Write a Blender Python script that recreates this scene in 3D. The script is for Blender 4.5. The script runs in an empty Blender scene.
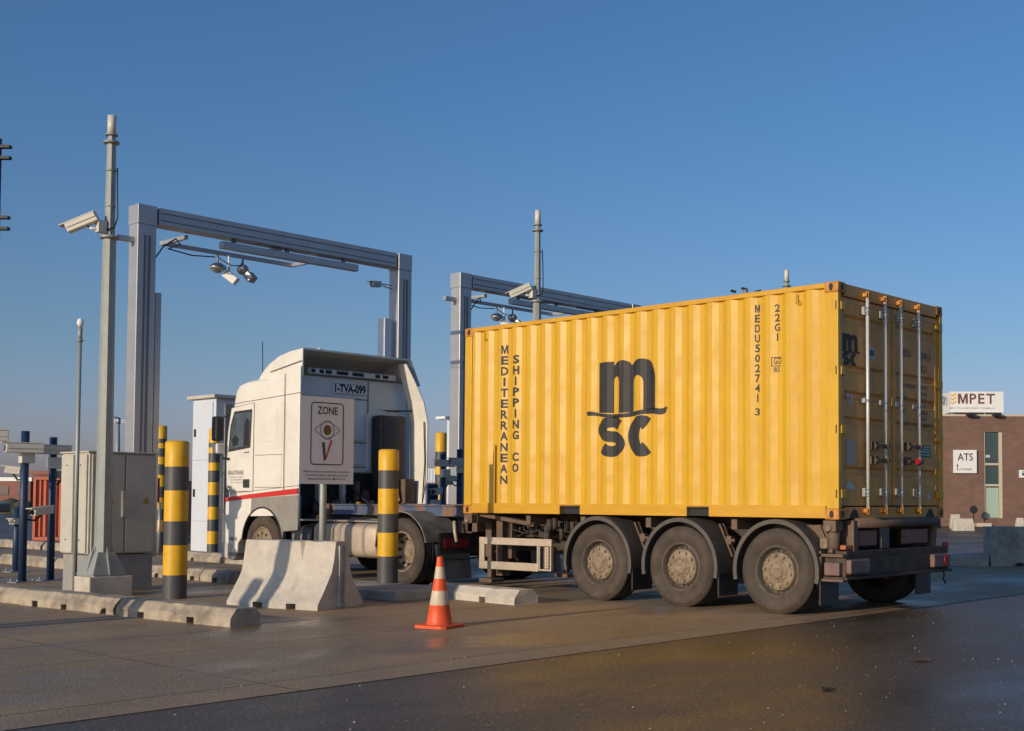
import bpy, bmesh, math, random
from mathutils import Vector, Matrix
R = math.radians
random.seed(7)
S = bpy.context.scene
COL = S.collection
PI = math.pi

# ------------------------------------------------------------------ camera, sky, sun, exposure
cam = bpy.data.cameras.new('camera'); camo = bpy.data.objects.new('camera', cam); COL.objects.link(camo)
S.camera = camo
YAW, PITCH, ROLL = -0.7128, 0.0422, 0.0037
fw = Vector((math.sin(YAW)*math.cos(PITCH), math.cos(YAW)*math.cos(PITCH), math.sin(PITCH)))
rt = Vector((math.cos(YAW), -math.sin(YAW), 0)); up = rt.cross(fw)
r2 = rt*math.cos(ROLL)+up*math.sin(ROLL); u2 = -rt*math.sin(ROLL)+up*math.cos(ROLL)
camo.matrix_world = Matrix(((r2.x, u2.x, -fw.x, 7.0323), (r2.y, u2.y, -fw.y, -11.5189), (r2.z, u2.z, -fw.z, 1.2843), (0, 0, 0, 1)))
cam.sensor_width = 36; cam.lens = 1236.6*36/1024
cam.shift_x = -121.2/1024; cam.shift_y = 80.5/1024
cam.clip_start = 0.1; cam.clip_end = 6000

SUN_EL = 13.5
SUN_TRAVEL = Vector((-0.02, 1, 0)).normalized()          # horizontal direction the light travels in
world = bpy.data.worlds.new('World'); S.world = world; world.use_nodes = True
nt = world.node_tree; nt.nodes.clear()
sky = nt.nodes.new('ShaderNodeTexSky'); sky.sky_type = 'NISHITA'; sky.sun_disc = False
sky.sun_elevation = R(SUN_EL); sky.sun_rotation = math.atan2(-SUN_TRAVEL.x, -SUN_TRAVEL.y)
sky.air_density = 1.0; sky.dust_density = 1.2; sky.ozone_density = 2.2; sky.altitude = 0
bg = nt.nodes.new('ShaderNodeBackground'); bg.inputs['Strength'].default_value = 0.12
wo = nt.nodes.new('ShaderNodeOutputWorld')
tint = nt.nodes.new('ShaderNodeMix'); tint.data_type = 'RGBA'; tint.blend_type = 'MULTIPLY'; tint.inputs[0].default_value = 1.0
wtc = nt.nodes.new('ShaderNodeTexCoord'); wsx = nt.nodes.new('ShaderNodeSeparateXYZ'); nt.links.new(wtc.outputs['Generated'], wsx.inputs[0])
wmr = nt.nodes.new('ShaderNodeMapRange'); wmr.inputs[1].default_value = 0.0; wmr.inputs[2].default_value = .30; nt.links.new(wsx.outputs['Z'], wmr.inputs[0])
wmx = nt.nodes.new('ShaderNodeMix'); wmx.data_type = 'RGBA'; wmx.inputs[6].default_value = (.68, .71, .90, 1); wmx.inputs[7].default_value = (.49, .74, 1.0, 1)
nt.links.new(wmr.outputs[0], wmx.inputs[0])
wm2 = nt.nodes.new('ShaderNodeMapRange'); wm2.inputs[1].default_value = 0.0; wm2.inputs[2].default_value = .12; nt.links.new(wsx.outputs['Z'], wm2.inputs[0])
wx2 = nt.nodes.new('ShaderNodeMix'); wx2.data_type = 'RGBA'; wx2.inputs[6].default_value = (.80, .74, 1.24, 1)
nt.links.new(wm2.outputs[0], wx2.inputs[0]); nt.links.new(wmx.outputs[2], wx2.inputs[7]); nt.links.new(wx2.outputs[2], tint.inputs[7])
nt.links.new(sky.outputs[0], tint.inputs[6]); nt.links.new(tint.outputs[2], bg.inputs[0]); nt.links.new(bg.outputs[0], wo.inputs[0])
sun = bpy.data.lights.new('sun', 'SUN'); sun.energy = 3.2; sun.angle = R(0.53); sun.color = (1.0, 0.83, 0.62)
suno = bpy.data.objects.new('sun', sun); COL.objects.link(suno)
sd = Vector((SUN_TRAVEL.x*math.cos(R(SUN_EL)), SUN_TRAVEL.y*math.cos(R(SUN_EL)), -math.sin(R(SUN_EL))))
suno.rotation_euler = sd.to_track_quat('-Z', 'Y').to_euler()
S.view_settings.view_transform = 'Standard'; S.view_settings.look = 'None'
S.view_settings.exposure = 0.0; S.view_settings.gamma = 1; S.view_settings.use_curve_mapping = False

# ------------------------------------------------------------------ materials
def mat(name, col, rough=0.5, metal=0.0, col2=None, nscale=3.0, stretch=(1, 1, 1), amount=0.5, bump=0.0, bscale=60.0,
        rough2=None, contrast=(0.35, 0.65), spec=None, detail=6, grime=None, gscale=1.5, gamt=0.5, dent=0.0, runs=None):
    m = bpy.data.materials.new(name); m.use_nodes = True
    t = m.node_tree; b = t.nodes['Principled BSDF']; L = t.links.new
    b.inputs['Roughness'].default_value = rough; b.inputs['Metallic'].default_value = metal
    if spec is not None: b.inputs['Specular IOR Level'].default_value = spec
    c = (*col, 1); b.inputs['Base Color'].default_value = c
    tc = t.nodes.new('ShaderNodeTexCoord'); mp = t.nodes.new('ShaderNodeMapping'); mp.inputs['Scale'].default_value = stretch
    L(tc.outputs['Object'], mp.inputs[0])
    src = None
    if col2:
        n = t.nodes.new('ShaderNodeTexNoise'); n.inputs['Scale'].default_value = nscale; n.inputs['Detail'].default_value = detail
        n.inputs['Roughness'].default_value = 0.65
        L(mp.outputs[0], n.inputs['Vector'])
        mr = t.nodes.new('ShaderNodeMapRange'); mr.inputs[1].default_value = contrast[0]; mr.inputs[2].default_value = contrast[1]
        mr.inputs[4].default_value = amount
        L(n.outputs['Fac'], mr.inputs[0])
        mx = t.nodes.new('ShaderNodeMix'); mx.data_type = 'RGBA'; mx.inputs[6].default_value = c; mx.inputs[7].default_value = (*col2, 1)
        L(mr.outputs[0], mx.inputs[0]); src = mx.outputs[2]
        if rough2 is not None:
            rr = t.nodes.new('ShaderNodeMapRange'); rr.inputs[1].default_value = contrast[0]; rr.inputs[2].default_value = contrast[1]
            rr.inputs[3].default_value = rough; rr.inputs[4].default_value = rough2
            L(n.outputs['Fac'], rr.inputs[0]); L(rr.outputs[0], b.inputs['Roughness'])
    if grime:
        n2 = t.nodes.new('ShaderNodeTexNoise'); n2.inputs['Scale'].default_value = gscale; n2.inputs['Detail'].default_value = 10
        n2.inputs['Roughness'].default_value = 0.7
        L(tc.outputs['Object'], n2.inputs['Vector'])
        m2 = t.nodes.new('ShaderNodeMapRange'); m2.inputs[1].default_value = 0.5; m2.inputs[2].default_value = 0.72; m2.inputs[4].default_value = gamt
        L(n2.outputs['Fac'], m2.inputs[0])
        x2 = t.nodes.new('ShaderNodeMix'); x2.data_type = 'RGBA'; x2.inputs[6].default_value = c; x2.inputs[7].default_value = (*grime, 1)
        if src: L(src, x2.inputs[6])
        L(m2.outputs[0], x2.inputs[0]); src = x2.outputs[2]
    if runs:
        # thin vertical rust runs and small chips
        mr_ = t.nodes.new('ShaderNodeMapping'); mr_.inputs['Scale'].default_value = (26, 26, 1.3); L(tc.outputs['Object'], mr_.inputs[0])
        n3 = t.nodes.new('ShaderNodeTexNoise'); n3.inputs['Scale'].default_value = 1.0; n3.inputs['Detail'].default_value = 5; L(mr_.outputs[0], n3.inputs['Vector'])
        n4 = t.nodes.new('ShaderNodeTexNoise'); n4.inputs['Scale'].default_value = 38; n4.inputs['Detail'].default_value = 3; L(tc.outputs['Object'], n4.inputs['Vector'])
        q3 = t.nodes.new('ShaderNodeMapRange'); q3.inputs[1].default_value = .68; q3.inputs[2].default_value = .76; q3.inputs[4].default_value = .55; L(n3.outputs['Fac'], q3.inputs[0])
        q4 = t.nodes.new('ShaderNodeMapRange'); q4.inputs[1].default_value = .745; q4.inputs[2].default_value = .765; q4.inputs[4].default_value = .8; L(n4.outputs['Fac'], q4.inputs[0])
        mxx = t.nodes.new('ShaderNodeMath'); mxx.operation = 'MAXIMUM'; L(q3.outputs[0], mxx.inputs[0]); L(q4.outputs[0], mxx.inputs[1])
        x3 = t.nodes.new('ShaderNodeMix'); x3.data_type = 'RGBA'; x3.inputs[6].default_value = c; x3.inputs[7].default_value = (*runs, 1)
        if src: L(src, x3.inputs[6])
        L(mxx.outputs[0], x3.inputs[0]); src = x3.outputs[2]
    if src: L(src, b.inputs['Base Color'])
    if bump:
        nb = t.nodes.new('ShaderNodeTexNoise'); nb.inputs['Scale'].default_value = bscale; nb.inputs['Detail'].default_value = 4
        L(tc.outputs['Object'], nb.inputs['Vector'])
        bp = t.nodes.new('ShaderNodeBump'); bp.inputs['Strength'].default_value = bump; bp.inputs['Distance'].default_value = 0.01
        L(nb.outputs['Fac'], bp.inputs['Height']); L(bp.outputs[0], b.inputs['Normal'])
        if dent:
            nd = t.nodes.new('ShaderNodeTexNoise'); nd.inputs['Scale'].default_value = 1.6; nd.inputs['Detail'].default_value = 2; L(tc.outputs['Object'], nd.inputs['Vector'])
            bd = t.nodes.new('ShaderNodeBump'); bd.inputs['Strength'].default_value = 1; bd.inputs['Distance'].default_value = dent
            L(nd.outputs['Fac'], bd.inputs['Height']); L(bd.outputs[0], bp.inputs['Normal'])
    return m

M = {}
M['yellow'] = mat('container_yellow', (.650, .380, .020), .44, col2=(.57, .30, .02), nscale=2.2, stretch=(3, 3, .5), amount=.55, grime=(.42, .22, .06), gscale=3.5, gamt=.25, bump=.05, bscale=14, dent=.035, runs=(.30, .13, .04))
M['yellow_door'] = mat('door_yellow', (.78, .38, .085), .55, col2=(.56, .27, .09), nscale=3, stretch=(2, 2, .7), amount=.6, grime=(.25, .15, .07), gscale=4, gamt=.5, runs=(.22, .10, .05))
M['rust_yellow'] = mat('rusty_casting', (.66, .30, .03), .6, col2=(.28, .10, .035), nscale=14, amount=.8, bump=.2, bscale=60)
M['rail_yellow'] = mat('rail_yellow', (.64, .35, .02), .45, col2=(.5, .22, .03), nscale=5, stretch=(.5, 3, 3), amount=.5)
M['black_paint'] = mat('black_paint', (.024, .024, .028), .58, col2=(.05, .045, .04), nscale=10, amount=.5, spec=.35, runs=(.40, .24, .04))
M['faded_black'] = mat('faded_black_paint', (.04, .035, .03), .6)
M['grey_decal'] = mat('faded_lettering', (.16, .14, .12), .7)
M['white_truck'] = mat('cab_white', (.80, .77, .70), .38, col2=(.66, .62, .54), nscale=1.5, amount=.5, grime=(.45, .40, .33), gscale=2.2, gamt=.3, bump=.02, dent=.015)
M['white_dirty'] = mat('dirty_white', (.58, .55, .50), .5, col2=(.36, .33, .29), nscale=4, amount=.7)
M['grey_plastic'] = mat('grey_plastic', (.30, .285, .26), .6, col2=(.22, .20, .175), nscale=4, amount=.7)
M['dark_plastic'] = mat('dark_plastic', (.025, .025, .028), .45, col2=(.06, .055, .05), nscale=6, amount=.5)
M['red_stripe'] = mat('red_stripe', (.60, .035, .03), .4)
M['glass'] = mat('cab_glass', (.085, .115, .135), .08, spec=.8, col2=(.035, .045, .05), nscale=2.5, amount=.8)  # blue-grey tone painted in for the sky seen through the cab windows
M['tyre'] = mat('tyre_rubber', (.088, .066, .048), .88, col2=(.045, .036, .030), nscale=4, amount=.9, grime=(.13, .10, .07), gscale=6, gamt=.5, bump=.15, bscale=50)
M['tyre_dark'] = mat('tyre_tread_rubber', (.03, .028, .027), .85)
M['rim'] = mat('dusty_wheel_steel', (.31, .235, .155), .7, col2=(.12, .085, .055), nscale=12, amount=.8, bump=.2, bscale=70)
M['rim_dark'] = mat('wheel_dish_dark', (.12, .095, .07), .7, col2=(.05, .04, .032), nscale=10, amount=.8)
M['chassis'] = mat('grimy_chassis', (.035, .030, .026), .75, col2=(.11, .07, .045), nscale=7, amount=.8, bump=.3, bscale=40)
M['chassis_brown'] = mat('dusty_chassis_steel', (.165, .105, .072), .75, col2=(.10, .07, .05), nscale=6, amount=.8, bump=.3, bscale=40)
M['fender'] = mat('dusty_mudguard', (.105, .088, .075), .6, col2=(.06, .052, .046), nscale=6, amount=.7)
M['blue_beam'] = mat('worn_blue_beam', (.06, .095, .17), .75, col2=(.24, .13, .08), nscale=2.4, stretch=(1.4, .3, .3), amount=.95, contrast=(.44, .56))
M['alu'] = mat('dusty_aluminium', (.60, .50, .38), .5, metal=.25, col2=(.42, .32, .22), nscale=7, amount=.6)
M['tank'] = mat('dusty_tank', (.52, .42, .32), .5, metal=.2, col2=(.40, .31, .23), nscale=5, amount=.7)
M['steel'] = mat('galvanised_steel', (.42, .43, .42), .45, metal=.55, col2=(.32, .33, .33), nscale=9, amount=.7, bump=.05, bscale=40)
M['steel_mast'] = mat('mast_steel', (.36, .38, .35), .55, metal=.3, col2=(.27, .29, .27), nscale=6, stretch=(2, 2, .6), amount=.7)
M['alu_frame'] = mat('gantry_aluminium', (.48, .48, .49), .42, metal=.5, col2=(.38, .38, .39), nscale=3, amount=.5)
M['alu_dark'] = mat('gantry_channel', (.16, .16, .18), .5, metal=.4)
M['bar_steel'] = mat('locking_bar_zinc', (.80, .78, .72), .4, metal=.25, col2=(.6, .58, .52), nscale=20, amount=.5)
M['cabinet'] = mat('cabinet_grey', (.56, .53, .45), .5, col2=(.44, .41, .345), nscale=2, amount=.6, grime=(.28, .25, .20), gscale=1.2, gamt=.5)
M['cabinet_base'] = mat('cabinet_plinth', (.33, .32, .30), .8, col2=(.24, .23, .21), nscale=5, amount=.7)
M['concrete'] = mat('precast_concrete', (.60, .54, .455), .85, col2=(.47, .42, .345), nscale=7, amount=.8, bump=.35, bscale=45, grime=(.26, .225, .18), gscale=3.1, gamt=.5)
M['kerb'] = mat('weathered_kerb', (.46, .385, .29), .88, col2=(.28, .23, .175), nscale=5, amount=.9, bump=.5, bscale=35, grime=(.14, .115, .09), gscale=2.6, gamt=.75)
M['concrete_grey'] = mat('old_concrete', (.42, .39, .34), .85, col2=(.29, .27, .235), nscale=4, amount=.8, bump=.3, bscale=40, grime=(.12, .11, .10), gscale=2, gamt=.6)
M['bollard_yellow'] = mat('bollard_yellow', (.78, .44, .015), .45, col2=(.62, .33, .015), nscale=7, amount=.4, grime=(.3, .2, .05), gscale=6, gamt=.4, runs=(.12, .10, .08))
M['bollard_black'] = mat('bollard_black', (.06, .062, .066), .5, col2=(.09, .088, .085), nscale=7, amount=.5, runs=(.25, .22, .18))
M['cone_orange'] = mat('cone_orange', (.80, .10, .02), .5, col2=(.58, .09, .03), nscale=12, amount=.5)
M['cone_white'] = mat('cone_band', (.66, .54, .38), .5, col2=(.50, .42, .32), nscale=18, amount=.7)
M['blue_post'] = mat('blue_post', (.012, .038, .10), .5, col2=(.018, .035, .07), nscale=5, amount=.5)
M['cream'] = mat('camera_housing_cream', (.66, .63, .54), .4, col2=(.55, .52, .44), nscale=6, amount=.4)
M['black'] = mat('matt_black', (.015, .015, .016), .6)
M['lens'] = mat('lens', (.01, .01, .012), .05, spec=1)
M['white'] = mat('white_paint', (.80, .80, .78), .4, col2=(.70, .69, .66), nscale=4, amount=.4)
M['kiosk'] = mat('kiosk_panel', (.62, .66, .72), .45, col2=(.52, .56, .62), nscale=1.5, amount=.4)
M['sign_white'] = mat('sign_face', (.86, .84, .81), .35, col2=(.80, .77, .74), nscale=3, amount=.5)
M['brown_ink'] = mat('sign_ink_brown', (.075, .05, .045), .5)
M['gold_ink'] = mat('sign_ink_gold', (.16, .10, .02), .5)
M['red'] = mat('red_ink', (.62, .05, .04), .4)
M['lamp_red'] = mat('red_lamp_lens', (.42, .015, .02), .25, col2=(.22, .02, .02), nscale=10, amount=.7)
M['lamp_orange'] = mat('orange_lamp_lens', (.42, .13, .04), .45)
M['dusty_lens'] = mat('dusty_lamp_lens', (.20, .12, .10), .5, col2=(.11, .07, .06), nscale=9, amount=.8)
M['reflector'] = mat('faded_reflector_board', (.27, .115, .075), .6, col2=(.16, .09, .06), nscale=8, amount=.8)
M['fender_pale'] = mat('dusty_tractor_fender', (.27, .235, .19), .65, col2=(.10, .085, .07), nscale=3, amount=.9)
M['coil'] = mat('yellow_air_coil', (.70, .38, .03), .5, col2=(.3, .17, .03), nscale=20, amount=.6)
M['green_decal'] = mat('green_decal', (.02, .20, .09), .5)
M['pale_decal'] = mat('pale_decal', (.50, .42, .36), .6, col2=(.38, .28, .2), nscale=20, amount=.6)
M['blue_decal'] = mat('light_decal', (.48, .52, .58), .5)
M['brick'] = mat('brown_brick', (.235, .13, .095), .85, col2=(.17, .09, .07), nscale=1.2, amount=.6, grime=(.11, .07, .055), gscale=.5, gamt=.6)
M['brick_red'] = mat('far_red_brick', (.30, .13, .10), .9, col2=(.2, .09, .07), nscale=.3, amount=.5)
M['frame_cream'] = mat('window_frame_cream', (.55, .47, .36), .5)
M['window_glass'] = mat('window_glass', (.035, .06, .065), .08, col2=(.05, .09, .09), nscale=1.5, amount=.7, spec=.8)
M['blind'] = mat('pale_green_blind', (.36, .46, .38), .7)
M['orange_box'] = mat('far_container_orange', (.50, .115, .05), .6, col2=(.40, .09, .045), nscale=2, amount=.6)
M['purple_box'] = mat('far_container_purple', (.10, .07, .12), .6)
M['roof_blue'] = mat('far_roof_blue', (.10, .14, .20), .6)
M['hedge'] = mat('hedge_scrub', (.085, .075, .045), .95, col2=(.05, .055, .03), nscale=3, amount=.8, bump=.6, bscale=5)
M['mpet_yellow'] = mat('chevron_yellow', (.75, .42, .03), .5)
M['mpet_brown'] = mat('lettering_brown', (.16, .07, .05), .5)
M['car_dark'] = mat('car_dark', (.02, .022, .026), .25)
M['leaf'] = mat('dry_leaf', (.20, .07, .03), .8)
M['stone'] = mat('pebble', (.40, .37, .32), .85)
M['warning'] = mat('warning_yellow', (.42, .32, .04), .5)
M['mark'] = mat('worn_white_marking', (.5, .5, .48), .6, col2=(.2, .2, .19), nscale=8, amount=.7)

# brick courses on the building
t = M['brick'].node_tree; b = t.nodes['Principled BSDF']
br = t.nodes.new('ShaderNodeTexBrick'); br.inputs['Scale'].default_value = 1.0
br.inputs['Brick Width'].default_value = .42; br.inputs['Row Height'].default_value = .13; br.inputs['Mortar Size'].default_value = .014
old = b.inputs['Base Color'].links[0].from_socket
br.inputs['Mortar'].default_value = (.16, .115, .09, 1)
hs = t.nodes.new('ShaderNodeHueSaturation'); hs.inputs['Value'].default_value = .82
tcb = t.nodes.new('ShaderNodeTexCoord'); mpb = t.nodes.new('ShaderNodeMapping'); mpb.inputs['Rotation'].default_value = (R(90), 0, 0)
t.links.new(tcb.outputs['Object'], mpb.inputs[0]); t.links.new(mpb.outputs[0], br.inputs['Vector'])
t.links.new(old, hs.inputs['Color']); t.links.new(old, br.inputs['Color1']); t.links.new(hs.outputs[0], br.inputs['Color2'])
t.links.new(br.outputs['Color'], b.inputs['Base Color'])

def ground_mat(name, base, dark, grain, wetpos, joints=(), joints_y=(), tint=None, rdry=.62, rwet=.16, wetthr=(.52, .70), speck=.8, grit=.45):
    m = bpy.data.materials.new(name); m.use_nodes = True
    t = m.node_tree; b = t.nodes['Principled BSDF']; L = t.links.new; N = t.nodes.new
    tc = N('ShaderNodeTexCoord')
    def noise(scale, detail=6, rough=.6, st=(1, 1, 1), off=(0, 0, 0)):
        mp = N('ShaderNodeMapping'); mp.inputs['Scale'].default_value = st; mp.inputs['Location'].default_value = off
        L(tc.outputs['Object'], mp.inputs[0])
        n = N('ShaderNodeTexNoise'); n.inputs['Scale'].default_value = scale; n.inputs['Detail'].default_value = detail; n.inputs['Roughness'].default_value = rough
        L(mp.outputs[0], n.inputs['Vector']); return n.outputs['Fac']
    def mrange(s, a, b_, c=0., d=1.):
        r = N('ShaderNodeMapRange'); r.inputs[1].default_value = a; r.inputs[2].default_value = b_; r.inputs[3].default_value = c; r.inputs[4].default_value = d
        L(s, r.inputs[0]); return r.outputs[0]
    def mix(f, a, b_, blend='MIX'):
        x = N('ShaderNodeMix'); x.data_type = 'RGBA'; x.blend_type = blend
        if isinstance(f, float): x.inputs[0].default_value = f
        else: L(f, x.inputs[0])
        for i, v in ((6, a), (7, b_)):
            if isinstance(v, tuple): x.inputs[i].default_value = (*v, 1)
            else: L(v, x.inputs[i])
        return x.outputs[2]
    big = mrange(noise(.35, 5, .6, (1.6, .5, 1)), .35, .68)
    mid = mrange(noise(1.7, 8, .7, (1.4, .6, 1), (3, 8, 0)), .40, .66)
    streak = mrange(noise(1.1, 6, .65, (3.2, .22, 1), (7, 1, 0)), .42, .66)
    fine = mrange(noise(grain, 2, .5), .36, .66)
    col = mix(big, base, dark)
    col = mix(mrange(mid, 0, 1, 0, .6), col, tint or dark)
    col = mix(mrange(streak, 0, 1, 0, .55), col, dark)
    stain = mrange(noise(.95, 4, .5, (1.2, .8, 1), (21, 4, 0)), .60, .70)
    col = mix(mrange(stain, 0, 1, 0, .5), col, tuple(c*.5 for c in dark))
    lane = mrange(noise(.8, 3, .5, (.12, 2.6, 1), (2, 9, 0)), .48, .64)
    col = mix(mrange(lane, 0, 1, 0, .3), col, dark)
    col = mix(mrange(fine, 0, 1, 0, grit), col, tuple(c*.45 for c in base))
    specks = mrange(noise(grain*.55, 1, .5, (1, 1, 1), (11, 3, 0)), .69, .73)
    col = mix(mrange(specks, 0, 1, 0, speck), col, tuple(min(1, c*2.8) for c in base))
    wet = mrange(noise(.42, 7, .62, (1.3, .7, 1), wetpos), *wetthr)
    col = mix(mrange(wet, 0, 1, 0, .55), col, tuple(c*.4 for c in dark))
    rg = mrange(wet, 0, 1, rdry, rwet)
    ra = N('ShaderNodeMath'); ra.operation = 'MULTIPLY_ADD'; L(fine, ra.inputs[0]); ra.inputs[1].default_value = .12; L(rg, ra.inputs[2])
    if joints or joints_y:
        sx = N('ShaderNodeSeparateXYZ'); L(tc.outputs['Object'], sx.inputs[0])
        wob = noise(5, 3); acc = None
        for ax, lst in (('X', joints), ('Y', joints_y)):
            for (p, w) in lst:
                a = N('ShaderNodeMath'); a.operation = 'SUBTRACT'; L(sx.outputs[ax], a.inputs[0]); a.inputs[1].default_value = p
                wb = N('ShaderNodeMath'); wb.operation = 'MULTIPLY_ADD'; L(wob, wb.inputs[0]); wb.inputs[1].default_value = .03; L(a.outputs[0], wb.inputs[2])
                c = N('ShaderNodeMath'); c.operation = 'ABSOLUTE'; L(wb.outputs[0], c.inputs[0])
                g = mrange(c.outputs[0], w*.5, w*1.3, 1., 0.)
                if acc is None: acc = g
                else:
                    mx_ = N('ShaderNodeMath'); mx_.operation = 'MAXIMUM'; L(acc, mx_.inputs[0]); L(g, mx_.inputs[1]); acc = mx_.outputs[0]
        col = mix(mrange(acc, 0, 1, 0, .75), col, (.018, .015, .013))
    L(col, b.inputs['Base Color']); L(ra.outputs[0], b.inputs['Roughness'])
    bp = N('ShaderNodeBump'); bp.inputs['Strength'].default_value = .8; bp.inputs['Distance'].default_value = .007
    L(noise(grain, 3, .6), bp.inputs['Height'])
    bp2 = N('ShaderNodeBump'); bp2.inputs['Strength'].default_value = .25; bp2.inputs['Distance'].default_value = .03
    L(noise(3.2, 4, .5), bp2.inputs['Height']); L(bp.outputs[0], bp2.inputs['Normal'])
    L(bp2.outputs[0], b.inputs['Normal'])
    return m
M['asphalt'] = ground_mat('asphalt', (.165, .112, .066), (.110, .078, .050), 40, (2.5, 1.5, 0), rdry=.46, rwet=.26, wetthr=(.44, .66), grit=.8, speck=1.)
M['slab'] = ground_mat('concrete_slab', (.500, .335, .185), (.330, .225, .135), 45, (5.1, 2.2, 0),
                       joints=((-.48, .012), (-2.5, .012), (-3.75, .02), (-6.6, .012), (-9.4, .012), (-12.2, .012)), joints_y=((-6.7, .01), (1.2, .01), (9, .01), (-14, .01)), rdry=.66, rwet=.22, speck=.25, wetthr=(.46, .64))

# ------------------------------------------------------------------ mesh builder
class MB:
    def __init__(s): s.v = []; s.f = []; s.mi = []; s.sm = []; s.cut = []
    def next(s): s.cut.append((len(s.v), len(s.f))); return s
    def add(s, vs, fs, mi=0, smooth=False):
        o = len(s.v); s.v += [tuple(v) for v in vs]
        for f in fs: s.f.append([i+o for i in f]); s.mi.append(mi); s.sm.append(smooth)
        return s
    def box(s, x0, x1, y0, y1, z0, z1, mi=0):
        vs = [(x, y, z) for x in (x0, x1) for y in (y0, y1) for z in (z0, z1)]
        return s.add(vs, [(0, 1, 3, 2), (4, 6, 7, 5), (0, 4, 5, 1), (2, 3, 7, 6), (0, 2, 6, 4), (1, 5, 7, 3)], mi)
    def obox(s, c, d, size, mi=0, upv=(0, 0, 1)):
        # oriented box: centre c, long axis d, size = (length, width, height)
        d = Vector(d).normalized(); w = Vector(upv).cross(d)
        if w.length < 1e-4: w = Vector((1, 0, 0))
        w.normalize(); h = d.cross(w); c = Vector(c); l, wd, ht = [q/2 for q in size]
        vs = [c+d*(a*l)+w*(b_*wd)+h*(e*ht) for a in (-1, 1) for b_ in (-1, 1) for e in (-1, 1)]
        return s.add(vs, [(0, 1, 3, 2), (4, 6, 7, 5), (0, 4, 5, 1), (2, 3, 7, 6), (0, 2, 6, 4), (1, 5, 7, 3)], mi)
    def cyl(s, p0, p1, r0, r1=None, n=16, mi=0, smooth=True, cap=True):
        r1 = r0 if r1 is None else r1
        p0 = Vector(p0); p1 = Vector(p1); d = (p1-p0).normalized()
        a = d.orthogonal().normalized(); b_ = d.cross(a)
        vs = []
        for p, r in ((p0, r0), (p1, r1)):
            for k in range(n):
                an = 2*PI*k/n+PI/n; vs.append(p+a*(r*math.cos(an))+b_*(r*math.sin(an)))
        s.add(vs, [(k, (k+1) % n, n+(k+1) % n, n+k) for k in range(n)], mi, smooth)
        if cap:
            o = len(s.v)-2*n; s.f.append([o+k for k in reversed(range(n))]); s.f.append([o+n+k for k in range(n)]); s.mi += [mi, mi]; s.sm += [False, False]
        return s
    def tube(s, pts, r, n=8, mi=0):
        pts = [Vector(p) for p in pts]; vs = []; fs = []
        for i, p in enumerate(pts):
            d = (pts[min(i+1, len(pts)-1)]-pts[max(i-1, 0)]).normalized()
            ref = Vector((0, 0, 1)) if abs(d.z) < .9 else Vector((1, 0, 0))
            a = d.cross(ref).normalized(); b_ = d.cross(a)
            for k in range(n): vs.append(p+a*(r*math.cos(2*PI*k/n))+b_*(r*math.sin(2*PI*k/n)))
        for i in range(len(pts)-1):
            for k in range(n): fs.append((i*n+k, i*n+(k+1) % n, (i+1)*n+(k+1) % n, (i+1)*n+k))
        fs.append(tuple(range(n))); fs.append(tuple((len(pts)-1)*n+k for k in reversed(range(n))))
        return s.add(vs, fs, mi, True)
    def prism(s, poly, axis, a0, a1, mi=0, smooth=False):
        # poly in the plane across `axis`: 'y' -> (x,z), 'x' -> (y,z), 'z' -> (x,y)
        def P(p, a): return {'y': (p[0], a, p[1]), 'x': (a, p[0], p[1]), 'z': (p[0], p[1], a)}[axis]
        n = len(poly); vs = [P(p, a0) for p in poly]+[P(p, a1) for p in poly]
        s.add(vs, [(k, (k+1) % n, n+(k+1) % n, n+k) for k in range(n)], mi, smooth)
        o = len(s.v)-2*n; s.f.append([o+k for k in reversed(range(n))]); s.f.append([o+n+k for k in range(n)]); s.mi += [mi, mi]; s.sm += [False, False]
        return s
    def loft(s, rings, cap=True, mi=0, smooth=False, closed=True):
        n = len(rings[0]); vs = [v for r in rings for v in r]; fs = []
        for i in range(len(rings)-1):
            for k in range(n if closed else n-1): fs.append((i*n+k, i*n+(k+1) % n, (i+1)*n+(k+1) % n, (i+1)*n+k))
        s.add(vs, fs, mi, smooth)
        if cap: s.add(rings[0], [tuple(reversed(range(n)))], mi); s.add(rings[-1], [tuple(range(n))], mi)
        return s
    def lathe(s, prof, c=(0, 0, 0), axis='z', n=48, mi=0, mis=None, smooth=True):
        # prof: (radius, height along axis)
        vs = []; fs = []
        for (r, h) in prof:
            for k in range(n):
                a = 2*PI*k/n; p = (r*math.cos(a), r*math.sin(a))
                vs.append((c[0]+p[0], c[1]+p[1], c[2]+h) if axis == 'z' else (c[0]+p[0], c[1]+h, c[2]+p[1]))
        for i in range(len(prof)-1):
            fs = [(i*n+k, i*n+(k+1) % n, (i+1)*n+(k+1) % n, (i+1)*n+k) for k in range(n)]
            o = 0
            if i == 0: s.add(vs, fs, mis[i] if mis else mi, smooth); base = len(s.v)-len(vs)
            else:
                for f in fs: s.f.append([q+base for q in f]); s.mi.append(mis[i] if mis else mi); s.sm.append(smooth)
        return s
    def build(s, name, mats, parent=None, bevel=0, weld=False, seg=2, offset=None):
        me = bpy.data.meshes.new(name)
        if not isinstance(mats, (list, tuple)): mats = [mats]
        off = offset if offset is not None else (root_of(parent) if parent else Vector((0, 0, 0)))
        me.from_pydata([(v[0]-off[0], v[1]-off[1], v[2]-off[2]) for v in s.v], [], s.f)
        for m_ in mats: me.materials.append(M[m_] if isinstance(m_, str) else m_)
        for p, mi, sm in zip(me.polygons, s.mi, s.sm): p.material_index = mi; p.use_smooth = sm
        bm = bmesh.new(); bm.from_mesh(me)
        if weld:
            bmesh.ops.remove_doubles(bm, verts=bm.verts, dist=1e-4)
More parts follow.
